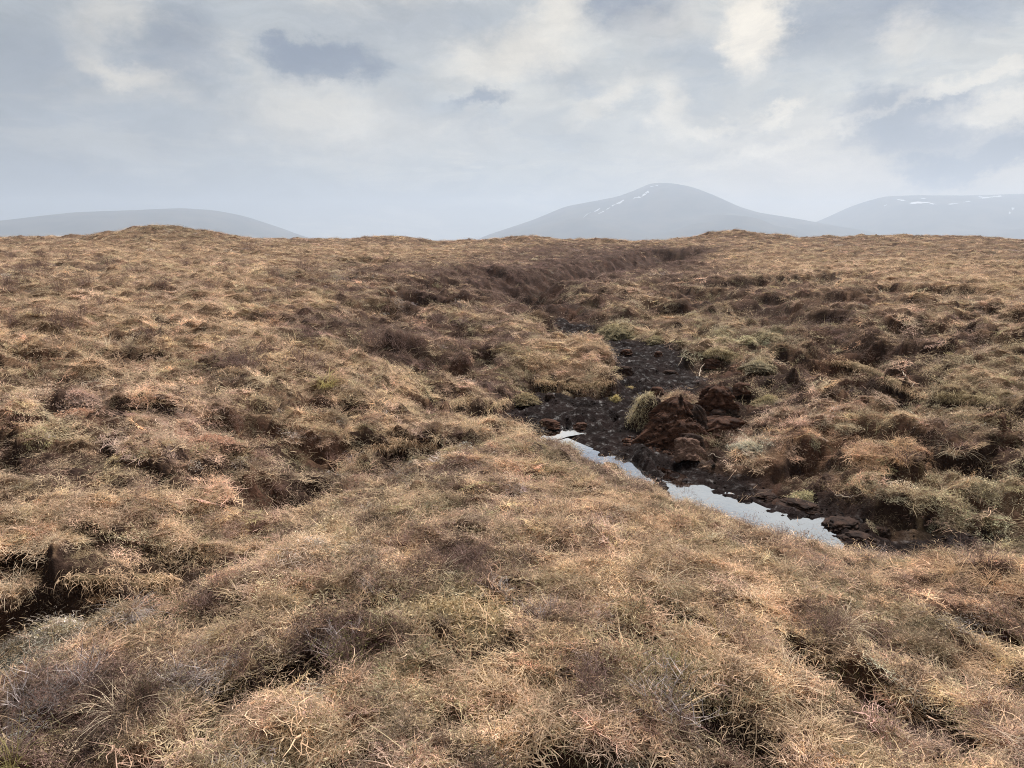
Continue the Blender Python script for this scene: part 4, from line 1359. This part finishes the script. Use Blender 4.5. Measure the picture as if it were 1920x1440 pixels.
# --- turf lips: the grown edge that overhangs a peat cut
def turf_lip(pts, label, thick=.12, depth=.14, col=STRAW_C, litter=(.20, .15, .09), n=46, fr=900, blade=(.06, .17)):
    P = hits(pts)
    P[:, 2] = ground_z(P[:, 0], P[:, 1])
    t = np.linspace(0, 1, len(P))
    tt = np.linspace(0, 1, n)
    Q = np.stack([np.interp(tt, t, P[:, k]) for k in range(3)], 1)
    ker = np.hanning(9)
    ker /= ker.sum()
    for k in range(3):
        Q[:, k] = np.convolve(np.pad(Q[:, k], 4, 'edge'), ker, 'valid')
    Q[:, 2] = np.maximum(Q[:, 2], np.percentile(Q[:, 2], 20))
    c0 = Q.mean(0)
    fwd = -Q[:, :2] / np.linalg.norm(Q[:, :2], axis=1, keepdims=True)
    env = np.sin(np.pi * np.clip(tt, .02, .98)) ** .5
    prof = [(-.34, -.06), (-.20, .012), (-.06, .03), (.04, .012), (.085, -.03), (.07, -.075), (.0, -.11), (-.14, -.16)]
    V = []
    for (a_, h_) in prof:
        wv = fbm(Q[:, 0] * 4 + a_ * 9, Q[:, 1] * 4 + h_ * 9, 5, 3)
        f_ = (a_ * depth / .12 + .05 * wv * (a_ > -.3)) * np.where(a_ > -.1, env, 1)
        V.append(np.concatenate([Q[:, :2] + fwd * f_[:, None], (Q[:, 2] + h_ * thick / .11 * env - .02 * (1 - env) + .025 * wv)[:, None]], 1))
    V = np.stack(V, 0) - c0
    k_ = len(prof)
    i = np.arange(k_ * n).reshape(k_, n)
    F_ = np.stack([i[:-1, :-1], i[1:, :-1], i[1:, 1:], i[:-1, 1:]], -1).reshape(-1, 4)
    o = empty('turf_lip', c0)
    tag(o, label, 'turf edge')
    tf = part('turf', V.reshape(-1, 3), F_, mg, o, smooth=True)
    br = np.repeat(np.array([0, 0, 0, 0, 0.3, .9, 1, 1])[:, None], n, 1).ravel()
    cc = np.array(litter)[None] * (1 - br[:, None]) + np.array([.035, .022, .017])[None] * br[:, None]
    fattr(tf, 'tint', np.concatenate([cc, np.ones((len(cc), 1))], 1), 'FLOAT_COLOR')
    fattr(tf, 'bare', br)
    fattr(tf, 'wet', br * 0)
    # hanging grass
    rr = np.random.default_rng(int(abs(c0[0] * 1000)) + 5)
    j, rrow = rr.integers(0, n, fr), rr.choice([1, 2, 3, 3, 4, 4], fr)
    an_ = V[rrow, j] + rr.normal(0, .02, (fr, 3))
    v_, f_, b_ = ribbons(rr, fr, .001, blade, (.0014, .0026) if np.hypot(*c0[:2]) < 8 else (.002, .004), (-.2, .8), (.8, 2.6), 4, droop=.5)
    v_ = v_.reshape(fr, -1, 3)
    ya = np.arctan2(fwd[j, 1], fwd[j, 0]) + rr.normal(0, .9, fr)
    base_dir = np.arctan2(v_[:, -1, 1], v_[:, -1, 0])
    da = ya - base_dir
    ca, sa = np.cos(da)[:, None], np.sin(da)[:, None]
    v2 = v_.copy()
    v2[..., 0], v2[..., 1] = v_[..., 0] * ca - v_[..., 1] * sa, v_[..., 0] * sa + v_[..., 1] * ca
    part('hanging_grass', (v2 + an_[:, None]).reshape(-1, 3), f_, M_tuss, o, col, b_)
    return o


turf_lip([(0, 1082), (60, 1090), (130, 1078), (200, 1085), (270, 1090), (330, 1098)], 'shaggy grass edge hanging over the dark hollow at the picture\'s left', .08, .08, STRAW_C, fr=900, blade=(.04, .10))
turf_lip([(1000, 716), (1040, 722), (1080, 724), (1120, 722), (1152, 712)], 'smooth grassy lip of the rounded bank above the black gully floor', .16, .16, STRAW_C)
turf_lip([(1545, 678), (1590, 684), (1640, 700), (1690, 726), (1735, 748)], 'slanting grass-topped peat edge on the slope above the pool', .18, .16, STRAW_C)
turf_lip([(1755, 742), (1790, 745), (1830, 750), (1880, 758)], 'dark undercut edge below the broad mossy block', .18, .16, MOSSG_C)
turf_lip([(835, 760), (875, 752), (915, 758), (955, 768)], 'short straw edge over the dark inlet left of the gully floor', .14, .14, STRAW_C)
turf_lip([(1320, 664), (1345, 662), (1370, 664), (1395, 672)], 'mossy peat ledge with black undercut behind the peat stump', .26, .22, LIME_C)
turf_lip([(690, 842), (730, 838), (775, 834), (820, 836)], 'ragged turf edge over the small dark peat hollow on the near slope', .08, .08, STRAW_C)

# --- moss hummocks
def hummock(px, py, w_, d_, h_, col, label, cat='moss hummock', name='moss_hummock', nb=3200, size=(.014, .034), grass=120, gcol=STRAW_C, seed=1, group=None):
    rr = np.random.default_rng(seed)
    o = empty(name, base_at(px, py, .05))
    tag(o, label, cat, group)
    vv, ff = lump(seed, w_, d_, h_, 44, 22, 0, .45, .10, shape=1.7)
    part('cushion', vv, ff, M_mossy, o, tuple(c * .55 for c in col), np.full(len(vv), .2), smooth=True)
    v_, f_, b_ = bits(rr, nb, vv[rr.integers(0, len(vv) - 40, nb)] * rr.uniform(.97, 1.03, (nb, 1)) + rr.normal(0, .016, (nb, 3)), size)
    part('leaves', v_, f_, M_mossy, o, col, b_)
    if grass:
        v_, f_, b_ = ribbons(rr, grass, .001, (.08, .2), (.0014, .0026), (-.2, 1.0), (.6, 2.2), 4, droop=.3)
        v_ = (v_.reshape(grass, -1, 3) + vv[rr.integers(0, len(vv) - 120, grass)][:, None]).reshape(-1, 3)
        part('grass', v_, f_, M_tuss, o, gcol, b_)
    return o


hummock(1150, 634, .52, .45, .40, LIME_C, 'large yellowish moss hummock at the head of the gully', size=(.02, .05), seed=21, nb=4200)
hummock(1442, 758, .26, .22, .18, (.54, .46, .28), 'small green tuft of moss on the bare peat slope', seed=22)
hummock(1230, 640, .30, .25, .18, LIME_C, 'small pale moss cushion on the far bank above the gully', seed=23)
hummock(1420, 690, .30, .25, .18, (.60, .52, .36), 'pale moss cushion beside the black undercut ledge', seed=24)
hummock(1510, 935, .20, .16, .11, (.58, .53, .34), 'pale moss pillow on the bare peat bank above the water', seed=25)
hummock(1405, 838, .22, .18, .10, (.66, .62, .50), 'whitish lichen mound on the bank behind the fallen slab', 'lichen mound', 'lichen_mound', seed=26)
hummock(1060, 740, .10, .08, .09, (.70, .58, .42), 'small bleached turf lump on the black gully floor', 'turf lump', 'turf_lump', nb=900, grass=60, seed=27)
hummock(1155, 752, .10, .09, .12, (.62, .52, .26), 'small yellow grass lump alone on the black gully floor', 'turf lump', 'turf_lump', nb=900, grass=120, gcol=(.70, .58, .32), seed=28)
hummock(1181, 727, .09, .07, .06, (.60, .50, .28), 'tiny yellowish moss lump beside the gully bend', 'turf lump', 'turf_lump', nb=700, grass=20, seed=29)
hummock(835, 1165, .30, .22, .11, (.56, .45, .29), 'broad golden moss cushion in the middle of the near slope', seed=30, nb=9000, size=(.014, .032), grass=420)
hummock(930, 1200, .17, .13, .09, (.54, .46, .26), 'greenish moss cushion beside the golden one on the near slope', seed=31, nb=5200, size=(.012, .028), grass=240)
hummock(395, 832, .26, .14, .10, (.68, .45, .34), 'crumbled pink dead moss lump beside a dark peat scrape', 'dead moss lump', 'dead_moss_lump', seed=32, grass=30)
hummock(150, 782, .30, .16, .11, (.66, .43, .31), 'orange-pink dead moss lump near the picture\'s left edge', 'dead moss lump', 'dead_moss_lump', seed=33, grass=30)
hummock(145, 755, .22, .14, .12, (.66, .48, .40), 'pale pink dead moss mound just above the orange-pink lump', 'dead moss lump', 'dead_moss_lump', seed=34, grass=40)
hummock(435, 706, .34, .2, .16, (.72, .54, .38), 'pale straw moss lump beside dark heather on the mid slope', 'dead moss lump', 'dead_moss_lump', seed=35, grass=80)
hummock(835, 648, .38, .3, .22, (.70, .50, .38), 'pale pinkish turf lump in the dark heather hollow', 'dead moss lump', 'dead_moss_lump', seed=36, grass=100)
hummock(985, 750, .26, .2, .16, (.54, .44, .28), 'round mossy lump at the left edge of the gully floor', seed=37)
hummock(65, 1222, .22, .12, .06, (.70, .67, .56), 'whitish lichen mat just below the dark hollow', 'lichen mound', 'lichen_mound', seed=40, size=(.007, .017), nb=3600, grass=30)
hummock(640, 1032, .20, .10, .06, (.68, .64, .52), 'whitish lichen mat on the crest above the heather', 'lichen mound', 'lichen_mound', seed=41, size=(.007, .017), grass=30)
hummock(1172, 1428, .10, .08, .04, (.68, .65, .55), 'whitish lichen cushion at the bottom edge of the picture', 'lichen mound', 'lichen_mound', seed=42, size=(.005, .012), grass=14)

# --- tussocks: a few shapes, each placed with its own size and colour
TSH = []
for i in range(4):
    v1 = ribbons(rp, 80, .05, (.16, .36), (.0012, .0022), (.5, 1.4), (.9, 2.6), 7, wob=.12)
    v2 = ribbons(rp, 120, .08, (.06, .18), (.0011, .0020), (.0, .9), (.4, 1.9), 4, wob=.3)
    V_, F_, B_, P_ = joinp((*v1, 0), (*v2, 0))
    TSH.append((V_, F_, B_))
for i in range(2):                                         # upright, sparse
    v1 = ribbons(rp, 26, .025, (.16, .34), (.0014, .0024), (1.0, 1.5), (.1, .9), 6, wob=.08)
    v2 = ribbons(rp, 60, .05, (.05, .14), (.0011, .0020), (.1, 1.1), (.3, 1.6), 4, wob=.3)
    V_, F_, B_, P_ = joinp((*v1, 0), (*v2, 0))
    TSH.append((V_, F_, B_))
TME = {}


def tussock(k, px, py, s_, col, label, group='grass tussocks on the near slope'):
    if k not in TME:
        o = mesh_np('grass_tussock', TSH[k][0], TSH[k][1], [M_tuss])
        fattr(o, 'bv', TSH[k][2])
        TME[k] = o
    else:
        o = TME[k].copy()
        COL.objects.link(o)
    o.location = base_at(px, py, .015)
    s_ = s_ * .78
    o.scale = (s_, s_, s_ * .8)
    o.rotation_euler = (0, 0, rp.uniform(0, 6.28))
    o.color = (*col, 1)
    return tag(o, label, 'grass tussock', group)


TUSS = [
    (0, 232, 1340, 1.0, PALE_C, 'large pale tussock of long arching blades near the bottom left'),
    (1, 330, 1112, .9, STRAW_C, 'thin arching straw blades on the end of the dark hollow'),
    (2, 25, 1105, 1.0, PALE_C, 'pale tussock flopping over the edge of the dark hollow'),
    (3, 188, 1135, .7, ORANGE_C, 'brown grass tuft lying inside the dark hollow'),
    (0, 245, 1158, .9, GREY_C, 'bleached grey arching blades on the near rim of the dark hollow'),
    (1, 470, 1065, .9, PINK_C, 'pinkish tussock on the crest above the dark hollow'),
    (4, 522, 1222, .8, OLIVE_C, 'green-stemmed upright tussock left of the dark heather'),
    (5, 22, 1435, .9, GREEN_C, 'yellow-green tussock in the bottom left corner'),
    (3, 90, 1385, .9, STRAW_C, 'dense straw tussock right of the green corner tussock'),
    (2, 285, 1200, .9, STRAW_C, 'straw tussock just below the whitish lichen mat and hollow'),
    (0, 826, 1080, .8, PALE_C, 'pale tussock of curved blades above the golden moss cushion'),
    (3, 806, 1222, .6, ORANGE_C, 'orange tuft at the lower edge of the golden moss cushion'),
    (5, 1030, 1262, .7, OLIVE_C, 'broad stiff olive blades beside a brown pit on the near slope'),
    (1, 1062, 1292, .8, ORANGE_C, 'brown tussock hanging over a pit right of the olive blades'),
    (3, 780, 1032, .8, ORANGE_C, 'reddish tussock at the rim of the small black pit'),
    (4, 1478, 1090, .9, PALE_C, 'single tall curved pale stalks on the crest below the pool'),
    (0, 1580, 1180, 1.0, PALE_C, 'wide looping pale blades on the slope below the pool end'),
    (1, 1465, 1290, 1.0, PALE_C, 'bright straw tussock above the bare peat patch'),
    (5, 1382, 1350, .9, STRAW_C, 'stiff upright straw blades growing from the bare peat patch'),
    (2, 1896, 1222, 1.1, PALE_C, 'long pale grass drooping over a black crack at the right edge'),
    (4, 1350, 1212, .9, (.66, .52, .26), 'yellow upright blades right of the brown peat scrape'),
    (1, 1530, 1380, 1.0, OLIVE_C, 'green-tinged straw tussock near the bottom, right of bare peat'),
    (0, 1795, 1250, .9, STRAW_C, 'straw tussock beside the dark holes on the lower right slope'),
    (3, 1720, 1045, .8, STRAW_C, 'arched straw blades leaning into the end of the side channel'),
    (2, 1855, 1095, 1.1, ORANGE_C, 'thick orange tussock mound right of the side channel'),
    (0, 1790, 1075, 1.0, ORANGE_C, 'orange tussock left of the thick orange mound'),
    (3, 1620, 1090, .9, ORANGE_C, 'orange-straw tussock on the crest where the pool ends'),
    (1, 1240, 1100, .9, PALE_C, 'pale tussock in the middle of the near slope below the pool'),
    (2, 1690, 870, 1.7, ORANGE_C, 'large orange grass mound on the slope right of the pool'),
    (0, 1790, 850, 1.6, PALE_C, 'pale end of the orange grass beside a black hole'),
    (3, 1500, 795, 1.5, PINK_C, 'pinkish orange grass mound at the edge of the bare slope'),
    (1, 612, 728, 1.8, (.62, .54, .26), 'yellow-green tussock among pink grass on the mid slope'),
    (2, 975, 812, 1.4, PALE_C, 'pale grass tuft at the tip of the spur over the gully'),
    (4, 203, 655, 1.5, PALE_C, 'lone upright pale stalk on the far left slope'),
    (1, 640, 1395, .9, OLIVE_C, 'olive tussock at the bottom edge left of the dark pits'),
    (3, 922, 1372, .7, PALE_C, 'bleached leaf sheath tuft above the bottom pit'),
    (0, 1700, 1330, .9, STRAW_C, 'straw tussock on the raked peat at the lower right'),
    (2, 1880, 1400, 1.0, ORANGE_C, 'orange straw tussock in the bottom right corner')]
for t_ in TUSS:
    tussock(*t_)

# --- heather bushes: stems with a foliage part
HSH = []
for i in range(4):
    parts, tips = twigs(rp, 26, .24, 1.0, .07, (.0014, .0026), side=4, segs=5)
    V_, F_, B_, P_ = joinp(*parts)
    sel = rp.integers(0, len(tips), 700)
    HSH.append((V_, F_, B_, *bits(rp, 700, tips[sel] + rp.normal(0, .012, (700, 3)), (.008, .018), .9)))
HME = {}


def bush(k, px, py, s_, stem, leaf, label, group='heather bushes on the moor'):
    key = (k, leaf is not None)
    if key not in HME:
        o = mesh_np('heather_bush', HSH[k][0], HSH[k][1], [M_bush])
        fattr(o, 'bv', HSH[k][2])
        if leaf is not None:
            part('foliage', HSH[k][3], HSH[k][4], M_leaf, o, leaf, HSH[k][5])
        HME[key] = o
    else:
        o = HME[key].copy()
        COL.objects.link(o)
        for ch in list(HME[key].children):
            c_ = ch.copy()
            COL.objects.link(c_)
            c_.parent = o
            if leaf is not None:
                c_.color = (*leaf, 1)
    o.location = base_at(px, py, .02)
    o.scale = (s_, s_, s_ * .85)
    o.rotation_euler = (0, 0, rp.uniform(0, 6.28))
    o.color = (*stem, 1)
    return tag(o, label, 'heather bush', group)


HB = [
    (0, 385, 1138, .8, PURP_C, DARKH_C, 'dark heather bush on the crest end of the left hollow'),
    (1, 362, 1312, .8, GREYH_C, None, 'grey leafless heather bush right of the large pale tussock'),
    (2, 60, 1330, .9, GREYH_C, None, 'grey leafless heather bush low on the far left of the slope'),
    (3, 150, 1290, .8, GREYH_C, PURP_C, 'grey-purple heather bush beside the leafless one at the left'),
    (0, 650, 1248, .8, PURP_C, (.24, .22, .10), 'green-tipped heather bush on the near slope left of the moss'),
    (1, 640, 1215, .7, GREYH_C, None, 'pale bare twigs just above the green-tipped heather'),
    (2, 1252, 1335, 1.0, GREYH_C, (.24, .21, .12), 'upright grey-stemmed heather bush left of the bare peat patch'),
    (3, 1228, 1260, .6, PURP_C, (.22, .22, .09), 'small green heather sprig above the upright grey bush'),
    (0, 1572, 1272, .5, PURP_C, (.24, .24, .10), 'lone green heather sprig on the raked peat slope'),
    (1, 875, 1068, .8, PURP_C, DARKH_C, 'dull purple heather bush right of the black pit on the crest'),
    (2, 1405, 1000, .7, PURP_C, (.24, .16, .12), 'brown heather sprig on the crest against the water'),
    (3, 1450, 1012, .6, PURP_C, (.28, .18, .13), 'small brown sprig right of the other against the water'),
    (0, 1290, 935, .7, PURP_C, (.24, .16, .12), 'brown heather sprig dipping into the middle of the pool view'),
    (1, 1638, 1050, .7, GREYH_C, None, 'grey twiggy plant in front of the black side channel'),
    (2, 1015, 1165, .7, GREYH_C, PURP_C, 'wiry grey and purple heather right of the green moss cushion'),
    (3, 1100, 1310, .8, PURP_C, DARKH_C, 'dark heather bush below the brown pit on the near slope'),
    (0, 458, 700, 2.0, PURP_C, DARKH_C, 'tall dark heather bush right of the pale straw lump'),
    (1, 570, 690, 1.8, PURP_C, DARKH_C, 'dark heather bush left of the yellow-green tussock'),
    (2, 700, 655, 2.2, PURP_C, DARKH_C, 'broad dark heather bush in the long hollow of the mid slope'),
    (3, 745, 660, 2.2, PURP_C, DARKH_C, 'dark heather bush right of the broad one in the long hollow'),
    (0, 870, 660, 1.8, PURP_C, DARKH_C, 'dark heather bush beside the pale pinkish turf lump'),
    (1, 822, 605, 2.0, PURP_C, DARKH_C, 'small round dark heather bush on the straw spur'),
    (2, 573, 512, 3.2, PURP_C, DARKH_C, 'dark heather bush standing alone high on the slope'),
    (3, 468, 470, 4.5, PURP_C, DARKH_C, 'dark heather bush near the skyline below the knoll'),
    (0, 1850, 900, 1.2, PURP_C, DARKH_C, 'dark heather bush on top of the mossy bulge by the side channel'),
    (1, 1840, 1060, .9, PURP_C, (.26, .19, .15), 'brown heather between side channel and orange tussocks'),
    (2, 1560, 1190, .8, PURP_C, (.25, .18, .14), 'brown heather bush beside the looping pale blades'),
    (3, 1700, 875, 1.2, PURP_C, (.26, .19, .14), 'brown heather bush at the foot of the large orange grass mound')]
for h in HB:
    bush(*h)
FAR = [(18, 487), (15, 535), (45, 532), (190, 494), (205, 500), (255, 513), (130, 486), (75, 482), (60, 505), (85, 515), (38, 515), (115, 548), (160, 535), (222, 545), (300, 545), (20, 550),
       (262, 573), (190, 577), (70, 600), (110, 610), (130, 625), (310, 540), (345, 470), (420, 510), (395, 545), (350, 500), (150, 600), (28, 620), (480, 555), (285, 640), (510, 520), (540, 560), (610, 530), (640, 555)]
for i, (px, py) in enumerate(FAR):
    bush(i % 4, px, py, 1.6 + 1.2 * (560 - py) / 100 if py < 560 else 1.5, PURP_C, DARKH_C, 'small dark heather bush dotted over the far left slope', 'dark heather bushes dotted over the far left slope')


# --- pale roots and bog wood
def root(pts, rad, label, lift=.03):
    P = hits(pts)
    P[:, 2] = ground_z(P[:, 0], P[:, 1]) + lift
    n = 14
    t, tt = np.linspace(0, 1, len(P)), np.linspace(0, 1, n)
    Q = np.stack([np.interp(tt, t, P[:, k]) for k in range(3)], 1) + rp.normal(0, rad * .8, (n, 3))
    c0 = Q[0].copy()
    V = []
    for i in range(n):
        d_ = Q[min(i + 1, n - 1)] - Q[max(i - 1, 0)]
        d_ /= np.linalg.norm(d_)
        u_ = np.cross(d_, [0, 0, 1.0])
        u_ /= np.linalg.norm(u_)
        w2 = np.cross(u_, d_)
        r_ = rad * (1 - .7 * tt[i])
        for a_ in np.linspace(0, 2 * np.pi, 6, endpoint=False):
            V.append(Q[i] + r_ * (math.cos(a_) * u_ + math.sin(a_) * w2) - c0)
    i = np.arange(n * 6).reshape(n, 6)
    nn_ = np.roll(i, -1, 1)
    F_ = np.stack([i[:-1], nn_[:-1], nn_[1:], i[1:]], -1).reshape(-1, 4)
    o = mesh_np('bleached_root', np.array(V), F_, [M_root], smooth=True)
    o.location = c0
    return tag(o, label, 'root', 'bleached roots in the peat')


M_root = peat_mat('bleached_root', (.36, .28, .22), (.55, .46, .37), .8)
root([(1290, 656), (1283, 665), (1276, 680), (1270, 690)], .012, 'pale root hanging down the bank left of the mossy ledge')
root([(1320, 862), (1335, 862), (1350, 866), (1365, 860)], .008, 'thin pale root by the fallen slab at the water')
root([(1690, 700), (1700, 712), (1712, 725), (1706, 735)], .010, 'thin pale stem hanging from the slanting grass-topped edge')
root([(1310, 742), (1312, 728), (1318, 716)], .012, 'whitish splinter on top of the ragged peat stump', .35)
root([(1565, 935), (1590, 940), (1612, 938), (1630, 930)], .008, 'thin pale root lying across the bare bank above the pool end')
root([(920, 1345), (928, 1362), (925, 1385)], .004, 'short bleached stalk in the grass above the bottom pit')
root([(690, 1432), (730, 1436), (765, 1440)], .004, 'long bleached stalk lying at the bottom edge left of the pits')
